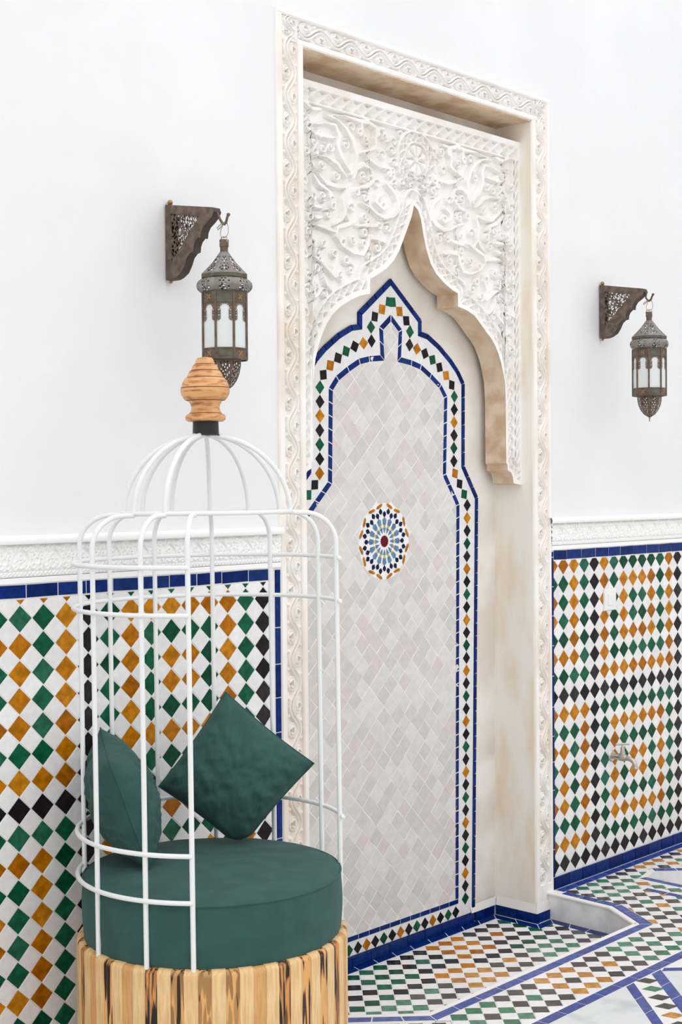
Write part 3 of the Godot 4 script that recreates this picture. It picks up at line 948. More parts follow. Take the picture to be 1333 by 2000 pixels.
func arch_panel() -> void:
	carve()
	var t: Node3D = get_node("carved_portal")
	var us := []
	var u := -0.611
	while u < 0.616:
		us.append(u)
		u += 0.003
	for list in [arch_r, arch_l]:
		for p in list:
			us.append(p.x)
	us.sort()
	var cols := []
	for v in us:
		if cols.is_empty() or v - cols[-1] > 0.0003:
			cols.append(v)
	var nx := cols.size()
	var ny := 380
	var pts := PackedVector3Array()
	pts.resize(nx * ny)
	for j in ny:
		var f := float(j) / (ny - 1)
		for i in nx:
			var uu: float = cols[i]
			var y := lerpf(arch_y(uu), 2.83, f)
			pts[j * nx + i] = Vector3(uu, y, -0.053 + (sample_h(uu, y) if j > 0 and j < ny - 1 else 0.0))
	var body := new_st()
	var line := []
	for k in range(arch_l.size() - 1, -1, -1):
		line.append(arch_l[k])
	for k in range(1, arch_r.size()):
		line.append(arch_r[k])
	for k in line.size() - 1:
		var a: Vector2 = line[k]
		var b: Vector2 = line[k + 1]
		var n := Vector2(b.y - a.y, -(b.x - a.x))
		quad(body, Vector3(a.x, a.y, -0.054), Vector3(b.x, b.y, -0.054), Vector3(b.x, b.y, -0.148), Vector3(a.x, a.y, -0.148), Vector3(n.x, n.y, 0))
		quad(body, Vector3(a.x, a.y, -0.148), Vector3(b.x, b.y, -0.148), Vector3(b.x, 2.83, -0.148), Vector3(a.x, 2.83, -0.148), Vector3(0, 0, -1))
	quad(body, Vector3(-0.611, 2.83, -0.053), Vector3(0.616, 2.83, -0.053), Vector3(0.616, 2.83, -0.148), Vector3(-0.611, 2.83, -0.148), Vector3.UP)
	var scr := part(t, "arch_screen", body.commit(), mats.intrados, P3(0, 0.1, 0))
	part(scr, "carved_relief", grid_mesh(nx, ny, pts), mats.carved)

# ---------------------------------------------------------------- wall dados
func ring_color(i: int, j: int, first: String) -> String:
	# squares within squares, eight by eight, between black lines
	var a := mini(i, 7 - i)
	var b := mini(j, 7 - j)
	var r := mini(a, b)
	var odd := (r % 2) == 1
	return ("green" if first == "amber" else "amber") if odd else first

func dado(root: Node3D, rect: Rect2, cx: float, cy: float, px: float, py: float, black_col: int, black_row: int, lead: Callable, near0: float, near1: float, shear: float) -> void:
	var box4 := PackedVector2Array([rect.position, Vector2(rect.end.x, rect.position.y), rect.end, Vector2(rect.position.x, rect.end.y)])
	var shapes := []
	for k in 5:
		var d := jitter_diamond(px * 0.5 - 0.0012, py * 0.5 - 0.0012, 0.0009)
		shapes.append([d, tile_mesh(d)])
	var stuff := {}
	var ni := int(rect.size.x / px) + 4
	for white in 2:
		for i in range(-40, 40):
			for j in range(-3, 20):
				var x := cx + (i + 0.5 * white) * px
				var y := cy - (j + 0.5 * white) * py
				if shear != 0.0:
					x += (y - 1.2) * shear * clampf((3.05 - x) / 0.85, 0.0, 1.0)
				if x < rect.position.x - px * 0.49 or x > rect.end.x + px * 0.49 or y < rect.position.y - py * 0.47 or y > rect.end.y + py * 0.47:
					continue
				var kind := "white"
				if white == 0:
					var ci := posmod(i - black_col, 9)
					var rj := posmod(j - black_row, 9)
					if ci == 0 or rj == 0:
						kind = "black"
					else:
						kind = ring_color(ci - 1, rj - 1, lead.call(floori(float(i - black_col) / 9.0), floori(float(j - black_row) / 9.0)))
				var tone := rng.randi_range(0, 3)
				var pick: Array = shapes[rng.randi_range(0, 4)]
				var inside := true
				var moved := PackedVector2Array()
				for c in pick[0]:
					var w: Vector2 = c + Vector2(x, y)
					moved.append(w)
					if not rect.has_point(w):
						inside = false
				var tilt := Basis.from_euler(Vector3(rng.randf_range(-0.012, 0.012), rng.randf_range(-0.012, 0.012), rng.randf_range(-0.02, 0.02)))
				var xf := Transform3D(tilt, Vector3(x, y, -0.006))
				var seen := x > near0 and x < near1
				if inside and seen:
					part(root, kind + "_tile", pick[1], tile_mat(kind, tone), xf)
					continue
				for piece in ([moved] if inside else Geometry2D.intersect_polygons(moved, box4)):
					var loc := PackedVector2Array()
					var area := 0.0
					for q in piece.size():
						area += piece[q].cross(piece[(q + 1) % piece.size()])
						loc.append(piece[q] - Vector2(x, y))
					if absf(area) < 0.0002:
						continue
					if seen:
						part(root, kind + "_tile", tile_mesh(loc), tile_mat(kind, tone), xf)
					else:
						var key := "%s|%d" % [kind, tone]
						if not stuff.has(key):
							stuff[key] = new_st()
						tile_into(stuff[key], loc, 0.006, 0.0011, xf)
	merge_stuff(root, stuff, "tiles_beyond")

func wall_strip(root: Node3D, x0: float, x1: float, y0: float, y1: float, step: float, z := -0.006, thick := 0.007, upright := false) -> void:
	var pos := y0 if upright else x0
	var end := y1 if upright else x1
	while pos < end - 0.004:
		var len := minf(step * rng.randf_range(0.9, 1.1), end - pos)
		var g := 0.0017
		var w := rng.randf_range(-0.001, 0.001)
		var p := poly_of([x0, pos + g, x1, pos + g, x1, pos + len - g, x0, pos + len - g]) if upright else poly_of([pos + g, y0 + w, pos + len - g, y0 - w, pos + len - g, y1 - w, pos + g, y1 + w])
		var c := (p[0] + p[2]) * 0.5
		for k in 4:
			p[k] -= c
		var tilt := Basis.from_euler(Vector3(rng.randf_range(-0.01, 0.01), rng.randf_range(-0.01, 0.01), 0))
		part(root, "blue_tile", tile_mesh(p, thick, 0.0013), tile_mat("blue", rng.randi_range(0, 3)), Transform3D(tilt, Vector3(c.x, c.y, z)))
		pos += len

func dados() -> void:
	var l := setting("trim_1")
	part(l, "grout_bed", box(Vector3(0.9, 0.0, -0.02), Vector3(3.098, 1.31, -0.0011)), mats.grout)
	dado(l, Rect2(0.9, 0.048, 2.168, 1.208), 2.3685, 1.2775, 0.0727, 0.0705, 0, 8, lead_left, 1.98, 3.1, 0.02)
	wall_strip(l, 0.9, 3.048, 1.261, 1.294, 0.098)
	wall_strip(l, 3.073, 3.095, 0.046, 1.292, 0.108, -0.006, 0.008, true)
	var r := setting("trim_2")
	part(r, "grout_bed", box(Vector3(4.553, 0.0, -0.02), Vector3(7.2, 1.31, -0.0011)), mats.grout)
	dado(r, Rect2(4.570, 0.048, 2.63, 1.207), 4.5635, 1.2345, 0.0727, 0.0718, 4, 7, lead_right, 4.5, 5.66, 0.0)
	wall_strip(r, 4.57, 7.2, 1.259, 1.294, 0.098)
	wall_strip(r, 4.556, 4.567, 0.046, 1.292, 0.108, -0.006, 0.008, true)
	var bl := setting("baseboard_left")
	wall_strip(bl, 0.9, 3.095, 0.0, 0.045, 0.1, -0.006, 0.010)
	var br := setting("baseboard_right")
	wall_strip(br, 4.558, 7.2, 0.0, 0.045, 0.1, -0.006, 0.010)

func lead_left(bi: int, bj: int) -> String:
	# block left of the black column and above the black row is led by amber
	return "amber" if posmod(bi + bj, 2) == 0 else "green"

func lead_right(bi: int, bj: int) -> String:
	return "amber" if posmod(bi + bj, 2) == 1 else "green"

# ---------------------------------------------------------------- carved friezes
func frieze_height(s: float, v: float) -> float:
	# s, v in units of the strip height; one motif is 1.2 wide
	var h := -0.0042
	var x := s - 0.6
	# onion arch with a three-lobed flower inside, buds and eyes between
	var ax := absf(x)
	var w := 0.36 * sin(clampf((v - 0.22) / 0.62, 0.0, 1.0) * PI * 0.72 + 0.62) * smoothstep(0.97, 0.70, v)
	var d0 := absf(ax - w) / 0.042
	if d0 < 1.0 and v > 0.22:
		h = maxf(h, -0.0042 + 0.005 * sqrt(1.0 - d0 * d0))
	for c in [[0.0, 0.36, 0.10, 0.038], [0.13, 0.47, 0.07, 0.034], [0.0, 0.62, 0.075, 0.034], [0.19, 0.30, 0.06, 0.034], [0.6, 0.50, 0.11, 0.036], [0.47, 0.34, 0.075, 0.034], [0.6, 0.76, 0.09, 0.036], [0.42, 0.62, 0.055, 0.034], [0.40, 0.86, 0.075, 0.036], [0.21, 0.88, 0.06, 0.034], [0.6, 0.27, 0.05, 0.034]]:
		var d: float = absf(Vector2(ax - c[0], v - c[1]).length() - c[2]) / c[3]
		if d < 1.0:
			h = maxf(h, -0.0042 + 0.005 * sqrt(1.0 - d * d))
	# row of small rings along the foot
	if v < 0.2:
		var cx := (floorf(s / 0.15) + 0.5) * 0.15
		var d3 := absf(Vector2(s - cx, v - 0.09).length() - 0.05) / 0.032
		h = -0.0045 + (0.005 * sqrt(1.0 - d3 * d3) if d3 < 1.0 else 0.0)
	elif v < 0.225:
		h = -0.001
	if v > 0.97:
		h = -0.006
	return h

func friezes() -> void:
	var hgt := 0.083

	var nx := 49
	var ny := 41
	var pts := PackedVector3Array()
	for j in ny:
		for i in nx:
			var s := 1.2 * i / (nx - 1)
			var v := float(j) / (ny - 1)
			pts.append(Vector3(s * hgt, v * hgt, frieze_height(s, v)))
	var unit := grid_mesh(nx, ny, pts)
	var w := 1.2 * hgt
	for k in 2:
		var t := setting("trim_%d" % (3 + k))
		var x0 := 3.098 - w * 21 if k == 0 else 4.556
		var x1 := 3.098 if k == 0 else 4.556 + w * 24
		part(t, "plaster_bed", box(Vector3(x0, 1.296, -0.02), Vector3(x1, 1.398, -0.004)), mats.stucco)
		part(t, "fillet", box(Vector3(x0, 1.2965, -0.006), Vector3(x1, 1.3125, 0.0035), 0.002), mats.stucco)
		# rounded ledge over the carving
		var prof := []
		for a in 9:
			var ang := -PI / 2.0 + PI * a / 8.0
			prof.append(Vector2(0.0125 + cos(ang) * 0.006 if a > 0 and a < 8 else -0.006, 1.409 + sin(ang) * 0.0115))
		var st := new_st()
		for a in prof.size() - 1:
			var p: Vector2 = prof[a]
			var q: Vector2 = prof[a + 1]
			var e0 := x0 - (0.02 if k == 1 else 0.0)
			quad(st, Vector3(e0, p.y, p.x), Vector3(x1, p.y, p.x), Vector3(x1, q.y, q.x), Vector3(e0, q.y, q.x), Vector3(0, q.y + p.y - 2.818, 0.02))
		part(t, "ledge", st.commit(), mats.stucco)
		for n in (21 if k == 0 else 24):
			part(t, "carved_motif", unit, mats.stucco, P3(x0 + w * n, 1.314, 0.004))

# ---------------------------------------------------------------- mosaic in the niche
var mo := [Vector2(0, 2.245), Vector2(0.15, 2.129), Vector2(0.15, 2.080), Vector2(0.2, 2.072), Vector2(0.262, 2.041), Vector2(0.328, 1.996), Vector2(0.372, 1.958), Vector2(0.403, 1.918), Vector2(0.403, 1.612), Vector2(0.486, 1.495), Vector2(0.47, -0.062)]
var mi := [Vector2(0, 2.144), Vector2(0.062, 2.095), Vector2(0.055, 1.998), Vector2(0.115, 1.991), Vector2(0.168, 1.979), Vector2(0.226, 1.949), Vector2(0.282, 1.914), Vector2(0.318, 1.872), Vector2(0.311, 1.588), Vector2(0.391, 1.477), Vector2(0.388, 0.006)]

func offset_line(line: Array, d: float) -> Array:
	var out := []
	var n := line.size()
	for i in n:
		var e0: Vector2 = (line[i] - line[i - 1]).normalized() if i > 0 else Vector2(line[1].x, line[0].y - line[1].y).normalized()
		var e1: Vector2 = (line[i + 1] - line[i]).normalized() if i < n - 1 else e0
		if i == 0:
			e0 = Vector2(e1.x, -e1.y)
		var m := Vector2(e0.y, -e0.x) + Vector2(e1.y, -e1.x)
		out.append(line[i] + m * d / maxf(0.5, m.length_squared() * 0.5))
	return out

func niche_tile(root: Node, called: String, poly: PackedVector2Array, kind: String, tone: int, thick := 0.005, bevel := 0.0008) -> void:
	var c := Vector2.ZERO
	for p in poly:
		c += p
	c /= poly.size()
	var loc := PackedVector2Array()
	for p in poly:
		loc.append(p - c)
	var tilt := Basis.from_euler(Vector3(rng.randf_range(-0.01, 0.01), rng.randf_range(-0.01, 0.01), 0))
	part(root, called, tile_mesh(loc, thick, bevel), tile_mat(kind, tone), Transform3D(tilt, Vector3(c.x, c.y + 0.1, 0)))

func mosaic() -> void:
	var t := thing("mosaic_panel", "pale diamond tile panel with blue zigzag edged border in the portal niche", "tile panel", Vector3(XC - 0.008, -0.1, -0.1935))
	t.rotation.x = deg_to_rad(0.573)
	# the left half runs wider below the shoulder
	var mol := mo.duplicate()
	var mil := mi.duplicate()
	mol[8] = Vector2(0.403, 1.588)
	mol[9] = Vector2(0.532, 1.455)
	mol[10] = Vector2(0.532, -0.062)
	mil[8] = Vector2(0.322, 1.560)
	mil[9] = Vector2(0.450, 1.436)
	mil[10] = Vector2(0.450, 0.006)
	# beds
	var outer := PackedVector2Array()
	var inner := PackedVector2Array()
	for p in mo:
		outer.append(p)
	for k in range(mo.size() - 1, 0, -1):
		outer.append(Vector2(-mol[k].x, mol[k].y))
	for p in mi:
		inner.append(p)
	for k in range(mi.size() - 1, 0, -1):
		inner.append(Vector2(-mil[k].x, mil[k].y))
	part(t, "border_bed", prism(outer, 0, 0.0060, 0.0008), tile_mat("white", 1), P3(0, 0.1, 0))
	part(t, "field_bed", prism(inner, 0, 0.0064, 0.0004), mats.pale_grout, P3(0, 0.1, 0))
	# blue edge strips
	for sgn in [1.0, -1.0]:
		var ol: Array = mo if sgn > 0.0 else mol
		var il: Array = mi if sgn > 0.0 else mil
		var oi := offset_line(ol, -0.0195)
		var io := offset_line(il, 0.0195)
		for pair in [[ol, oi], [io, il]]:
			for k in mo.size() - 1:
				var a0: Vector2 = pair[0][k]
				var a1: Vector2 = pair[0][k + 1]
				var b0: Vector2 = pair[1][k]
				var b1: Vector2 = pair[1][k + 1]
				var n := maxi(1, roundi(((a0 + b0) * 0.5).distance_to((a1 + b1) * 0.5) / 0.048))
				for q in n:
					var f0 := float(q) / n + 0.0016 / maxf(0.02, a0.distance_to(a1))
					var f1 := float(q + 1) / n - 0.0016 / maxf(0.02, a0.distance_to(a1))
					var p := PackedVector2Array([a0.lerp(a1, f0), a0.lerp(a1, f1), b0.lerp(b1, f1), b0.lerp(b1, f0)])
					for v in 4:
						p[v].x *= sgn
					niche_tile(t, "blue_tile", p, "blue", rng.randi_range(0, 3), 0.0073)
	for q in 15:
		var a := lerpf(-0.450, 0.388, q / 15.0) + 0.0011
		var b := lerpf(-0.450, 0.388, (q + 1) / 15.0) - 0.0011
		niche_tile(t, "blue_tile", poly_of([a, -0.011, b, -0.011, b, 0.0055, a, 0.0055]), "blue", rng.randi_range(0, 3), 0.0073)
	# coloured diamonds down the middle of the border
	var cyc := ["green", "amber", "black", "green", "black", "amber", "black", "green", "black", "amber", "black", "green"]
	for sgn in [1.0, -1.0]:
		var oi := offset_line(mo if sgn > 0.0 else mol, -0.0195)
		var io := offset_line(mi if sgn > 0.0 else mil, 0.0195)
		var count := 0
		var carry := 0.012
		for k in mo.size() - 1:
			var a: Vector2 = (oi[k] + io[k]) * 0.5
			var b: Vector2 = (oi[k + 1] + io[k + 1]) * 0.5
			var wdt: float = (oi[k].distance_to(io[k]) + oi[k + 1].distance_to(io[k + 1])) * 0.25
			var dir := (b - a).normalized()
			var len := a.distance_to(b)
			while carry < len:
				var c := a + dir * carry
				if c.y < -0.05:
					break
				var kind: String = cyc[count] if count < cyc.size() else ["black", "amber", "black", "green"][(count - 12) % 4]
				var hw := clampf(wdt * 0.95, 0.0195, 0.027)
				var nrm := Vector2(-dir.y, dir.x)
				var p := PackedVector2Array([c + dir * 0.0232, c + nrm * hw * 0.8, c - dir * 0.0232, c - nrm * hw * 0.8])
				for v in 4:
					p[v] += Vector2(rng.randf_range(-0.0008, 0.0008), rng.randf_range(-0.0008, 0.0008))
					p[v].x *= sgn
				niche_tile(t, kind + "_tile", p, kind, rng.randi_range(0, 2), 0.0075)
				count += 1
				carry += 0.0475
			carry -= len
	var foot := ["green", "black", "amber", "black", "black", "green", "black", "amber", "black", "green", "black"]
	for q in 18:
		var c := Vector2(0.372 - 0.0455 * q, -0.0405)
		var d := jitter_diamond(0.0215, 0.022, 0.0008)
		for v in 4:
			d[v] += c
		var kind: String = "black" if q % 2 == 0 else (["green", "amber"][int(q / 2.0) % 2])
		niche_tile(t, kind + "_tile", d, kind, rng.randi_range(0, 2), 0.0075)
	# pale diamonds, laid by hand: the nearest three hundred one by one, the rest as one part
	var med := Vector2(-0.036, 1.352)
	var disc := PackedVector2Array()
	for k in 32:
		disc.append(med + Vector2.from_angle(TAU * k / 32.0) * 0.134)
	var field := Geometry2D.offset_polygon(inner, -0.002)[0]
	var loose := {}
	var singles := 0
	var pitch := 0.0755
	for j in range(-2, 58):
		for i in range(-7, 8):
			var c := Vector2((i + 0.5 * posmod(j, 2)) * pitch, 0.02 + 0.5 * pitch * j)
			var d := jitter_diamond(pitch * 0.5 - 0.0012, pitch * 0.5 - 0.0012, 0.0016)
			for v in 4:
				d[v] += c
			for piece in Geometry2D.intersect_polygons(d, field):
				for bit in Geometry2D.clip_polygons(piece, disc):
					var area := 0.0
					for q in bit.size():
						area += bit[q].cross(bit[(q + 1) % bit.size()])
					if absf(area) < 0.0004:
						continue
					var tone := rng.randi_range(0, 5)
					if c.y > 0.62 and singles < 300 and c.x > -0.36:
						niche_tile(t, "pale_tile", bit, "pale", tone, 0.0070)
						singles += 1
					else:
						var key := "pale|%d" % tone
						if not loose.has(key):
							loose[key] = new_st()
						var tilt := Basis.from_euler(Vector3(rng.randf_range(-0.01, 0.01), rng.randf_range(-0.01, 0.01), 0))
						var loc := PackedVector2Array()
						for w in bit:
							loc.append(w - c)
						tile_into(loose[key], loc, 0.0070, 0.0008, Transform3D(tilt, Vector3(c.x, c.y + 0.1, 0)))
	merge_stuff(t, loose, "lower_pale_tiles")
	# medallion
	var m := part(t, "medallion", prism(disc, 0, 0.0074, 0.001), tile_mat("white", 2), P3(0, 0.1, 0))
	var petal := func(kind: String, called: String, ang: float, r: float, shape: Array, thick: float):
		var p := PackedVector2Array()
		for k in range(0, shape.size(), 2):
			p.append(Vector2(shape[k], shape[k + 1]))
		part(m, called, tile_mesh(p, 0.0016, 0.0005), tile_mat(kind, 0), Transform3D(Basis(Vector3(0, 0, 1), -ang), Vector3(med.x + sin(ang) * r, med.y + cos(ang) * r, thick)))
	var star := PackedVector2Array()
	for k in 32:
		star.append(Vector2.from_angle(TAU * k / 32.0) * (0.0215 if k % 2 == 0 else 0.0185))
	part(m, "centre_star", tile_mesh(star, 0.0016, 0.0004), tile_mat("maroon", 0), P3(med.x, med.y, 0.0074))
	for k in 16:
		var a := TAU * k / 16.0
		petal.call("sky", "inner_kite", a, 0.0405, [0, -0.012, 0.0078, 0.0075, -0.0078, 0.0075], 0.0074)
		petal.call("yellow", "yellow_square", a, 0.0535, [0.0056, 0, 0, 0.0056, -0.0056, 0, 0, -0.0056], 0.0074)
		petal.call("sky", "blue_petal", a, 0.0695, [-0.0072, -0.0115, 0.0072, -0.0115, 0.0102, 0.007, 0, 0.0145, -0.0102, 0.007], 0.0074)
		petal.call("navy", "navy_drop", a, 0.0945, [0, -0.0115, 0.0075, -0.003, 0.0084, 0.004, 0, 0.0115, -0.0084, 0.004, -0.0075, -0.003], 0.0074)
		petal.call("navy", "navy_drop", a + TAU / 32.0, 0.1055, [0, 0.0115, 0.0078, 0.003, 0.0086, -0.004, 0, -0.011, -0.0086, -0.004, -0.0078, 0.003], 0.0074)
	for k in 8:
		for s in [-1.0, 1.0]:
			var shape := []
			for v in [Vector2(-0.0185, 0), Vector2(-0.011, -0.0052), Vector2(0.011, -0.0052), Vector2(0.0185, 0), Vector2(0.011, 0.0052), Vector2(-0.011, 0.0052)]:
				var w: Vector2 = v.rotated(-s * 0.28)
				shape.append(w.x)
				shape.append(w.y)
			petal.call("amber", "amber_lozenge", TAU * k / 8.0 + s * 0.218, 0.1245, shape, 0.0074)

# ---------------------------------------------------------------- the birdcage chair
func around(deg: float, r: float, y: float) -> Vector3:
	var a := deg_to_rad(deg)
	return (TO_CAM * cos(a) + ACROSS * sin(a)) * r + Vector3(0, y, 0)

func chair() -> void:
	var t := thing("birdcage_chair", "white birdcage chair on a slatted wooden drum with round green cushion", "chair", CAGE)
	# drum
	var base := part(t, "drum_base", lathe([[Vector2(0.315, 0.0), Vector2(0.315, 0.412)], [Vector2(0.315, 0.412), Vector2(0.001, 0.412)]], 48), mats.pine_shade)
	var prof_out := func(depth: float, top: float) -> Array:
		var p := []
		p.append(Vector2(depth, 0.0))
		for a in 7:
			var ang := PI * 0.5 * a / 6.0
			p.append(Vector2(depth - 0.014 + cos(ang) * 0.014, top - 0.014 + sin(ang) * 0.014))
		p.append(Vector2(-0.026, top))
		p.append(Vector2(-0.026, 0.0))
		return p
	var slat := func(prof: Array, w: float) -> ArrayMesh:
		var st := new_st()
		for k in prof.size() - 1:
			var a: Vector2 = prof[k]
			var b: Vector2 = prof[k + 1]
			var o := Vector3(0, -(b.x - a.x), b.y - a.y)
			quad(st, Vector3(-w, a.y, a.x), Vector3(w, a.y, a.x), Vector3(w, b.y, b.x), Vector3(-w, b.y, b.x), Vector3(0, o.y, o.z))
		var flat := PackedVector2Array()
		for q in prof:
			flat.append(q)
		var idx := Geometry2D.triangulate_polygon(flat)
		for s in [-1.0, 1.0]:
			for k in range(0, idx.size(), 3):
				tri(st, Vector3(s * w, flat[idx[k]].y, flat[idx[k]].x), Vector3(s * w, flat[idx[k + 1]].y, flat[idx[k + 1]].x), Vector3(s * w, flat[idx[k + 2]].y, flat[idx[k + 2]].x), Vector3(s, 0, 0))
		return st.commit()
	var light_slat: ArrayMesh = slat.call(prof_out.call(0.003, 0.421), 0.0163)
	var dark_slat: ArrayMesh = slat.call(prof_out.call(0.0012, 0.4195), 0.0160)
	var n := 33
	for k in n * 2:
		var ang := 360.0 * k / (n * 2) + 2.0
		var dir := around(ang, 1.0, 0.0)
		var xf := Transform3D(Basis(dir.cross(Vector3.UP) * -1.0, Vector3.UP, dir), dir * 0.339)
		if k % 2 == 0:
			part(base, "slat", light_slat, mats.pine, xf)
		else:
			part(base, "slat", dark_slat, [mats.burnt, mats.pine_shade, mats.burnt_dark, mats.burnt, mats.burnt, mats.burnt_dark, mats.pine_shade][(k / 2) % 7], xf)
	# cushion: top, seam piping, side
	var nx := 73
	var top := PackedVector3Array()
	var rad := [0.001, 0.05, 0.11, 0.17, 0.22, 0.26, 0.29, 0.31, 0.321, 0.326]
	var hts := [0.588, 0.588, 0.587, 0.586, 0.584, 0.581, 0.577, 0.573, 0.570, 0.566]
	var wob := FastNoiseLite.new()
	wob.seed = 5
	wob.frequency = 6.0
	for j in range(rad.size() - 1, -1, -1):
		for i in nx:
			var a := TAU * (i % (nx - 1)) / (nx - 1)
			var p := Vector3(cos(a) * rad[j], hts[j], -sin(a) * rad[j])
			p.y += wob.get_noise_3d(p.x, 0, p.z * 2.5) * 0.004 * minf(1.0, rad[j] * 8.0)
			top.append(p)
	var cst := new_st()
	cst.append_from(grid_mesh(nx, rad.size(), top, false, true), 0, Transform3D())
	var sidep := PackedVector3Array()
	for j in 11:
		var f := j / 10.0
		for i in nx:
			var a := TAU * (i % (nx - 1)) / (nx - 1)
			var r := 0.3255 + 0.004 * sin(PI * f) + wob.get_noise_3d(cos(a) * 0.7, f * 0.12, sin(a) * 0.7) * 0.003
			sidep.append(Vector3(cos(a) * r, lerpf(0.419, 0.566, f), -sin(a) * r))
	cst.append_from(grid_mesh(nx, 11, sidep, false, true), 0, Transform3D())
	var seat := part(t, "seat_cushion", cst.commit(), mats.velvet)
	var pipe := []
	for i in 72:
		var a := TAU * i / 72.0
		pipe.append(Vector3(cos(a) * 0.3265, 0.5665, -sin(a) * 0.3265))
	part(seat, "piping", tube(pipe, 0.0028, 6, true), mats.velvet)
	# cage
	var lean := Transform3D(Basis(TO_CAM, deg_to_rad(0.32)), Vector3.ZERO)
	lean.origin = Vector3(0, 0.42, 0) - lean.basis * Vector3(0, 0.42, 0)
	var R := 0.3315
	for deg in [-8.0, -28.0, -56.0, -100.0, -128.0, -154.0, 178.0, 149.0, 118.0, 95.0]:
		var p := []
		p.append(around(deg, R, 0.418))
		p.append(around(deg, R, 0.9))
		p.append(around(deg, R, 1.395))
		for k in 10:
			var a := PI * 0.5 * (k + 1) / 10.0
			p.append(around(deg, R - 0.085 + cos(a) * 0.085, 1.395 + sin(a) * 0.079))
		p.append(around(deg, 0.214, 1.474))
		part(t, "bar", tube(p, 0.0064, 10), mats.white_metal, lean)
		if deg > -9.0 and deg < -7.0:
			continue
		var q := []
		for k in 15:
			var a := PI * 0.5 * k / 14.0
			q.append(around(deg, maxf(0.012, 0.214 * cos(a)), 1.474 + 0.200 * sin(a)))
		part(t, "dome_bar", tube(q, 0.0064, 10), mats.white_metal, lean)
	for ring in [[1.355, 92.0, 352.0], [1.244, 92.0, 352.0], [0.687, 92.0, 352.0], [0.578, 258.0, 352.0]]:
		var p := []
		for k in 49:
			p.append(around(lerpf(ring[1], ring[2], k / 48.0), R + 0.006, ring[0]))
		part(t, "ring", tube(p, 0.0058, 10), mats.white_metal, lean)
	var crown := []
	for k in 48:
		crown.append(around(k * 7.5, 0.214, 1.478))
	part(t, "ring", tube(crown, 0.0058, 8, true), mats.white_metal, lean)
	part(t, "collar", lathe([[Vector2(0.001, 1.672), Vector2(0.036, 1.672)], [Vector2(0.036, 1.672), Vector2(0.0335, 1.676), Vector2(0.0325, 1.709)], [Vector2(0.0325, 1.709), Vector2(0.001, 1.709)]], 32), mats.black_steel, lean)
	# turned finial, dark brown lines in its grooves
	var y0 := 1.708
	var fin := [[[0.001, 0.0], [0.045, 0.0], [0.0505, 0.004], [0.0515, 0.011], [0.048, 0.017], [0.043, 0.0195]], [[0.0405, 0.021], [0.0365, 0.029], [0.0360, 0.037], [0.0385, 0.045], [0.0435, 0.052]], [[0.0505, 0.0535], [0.0565, 0.060], [0.0612, 0.069], [0.0625, 0.078], [0.0622, 0.0835]], [[0.0612, 0.0855], [0.0588, 0.094], [0.0545, 0.103], [0.0500, 0.1095]], [[0.0460, 0.1115], [0.0430, 0.120], [0.0385, 0.1275]], [[0.0350, 0.1295], [0.0325, 0.138], [0.0285, 0.1435]], [[0.0250, 0.1455], [0.0230, 0.154], [0.0185, 0.161], [0.001, 0.1635]]]
	var profs := []
	for run in fin:
		var pr := []
		for v in run:
			pr.append(Vector2(v[0], y0 + v[1]))
		profs.append(pr)
	var body := part(t, "finial", lathe(profs, 40), mats.finial_wood, lean)
	var grooves := []
	for g in [[0.043, 0.0193, 0.0405, 0.0212], [0.0435, 0.0518, 0.0505, 0.0537], [0.0622, 0.0833, 0.0612, 0.0857], [0.0500, 0.1093, 0.0460, 0.1117], [0.0385, 0.1273, 0.0350, 0.1297], [0.0285, 0.1433, 0.0250, 0.1457]]:
		grooves.append([Vector2(g[0] + 0.0002, y0 + g[1]), Vector2((g[0] + g[2]) * 0.5, y0 + (g[1] + g[3]) * 0.5), Vector2(g[2] + 0.0002, y0 + g[3])])
	part(body, "groove_line", lathe(grooves, 40), mats.finial_groove)

# ---------------------------------------------------------------- pillows
func view_point(px: float, py: float, depth: float) -> Vector3:
	var f := Vector3(0.737, 0, -0.676)
	return Vector3(0, 1.53, 3.094) + f * depth + RIGHT * px + Vector3(0, py - 1.53, 0)

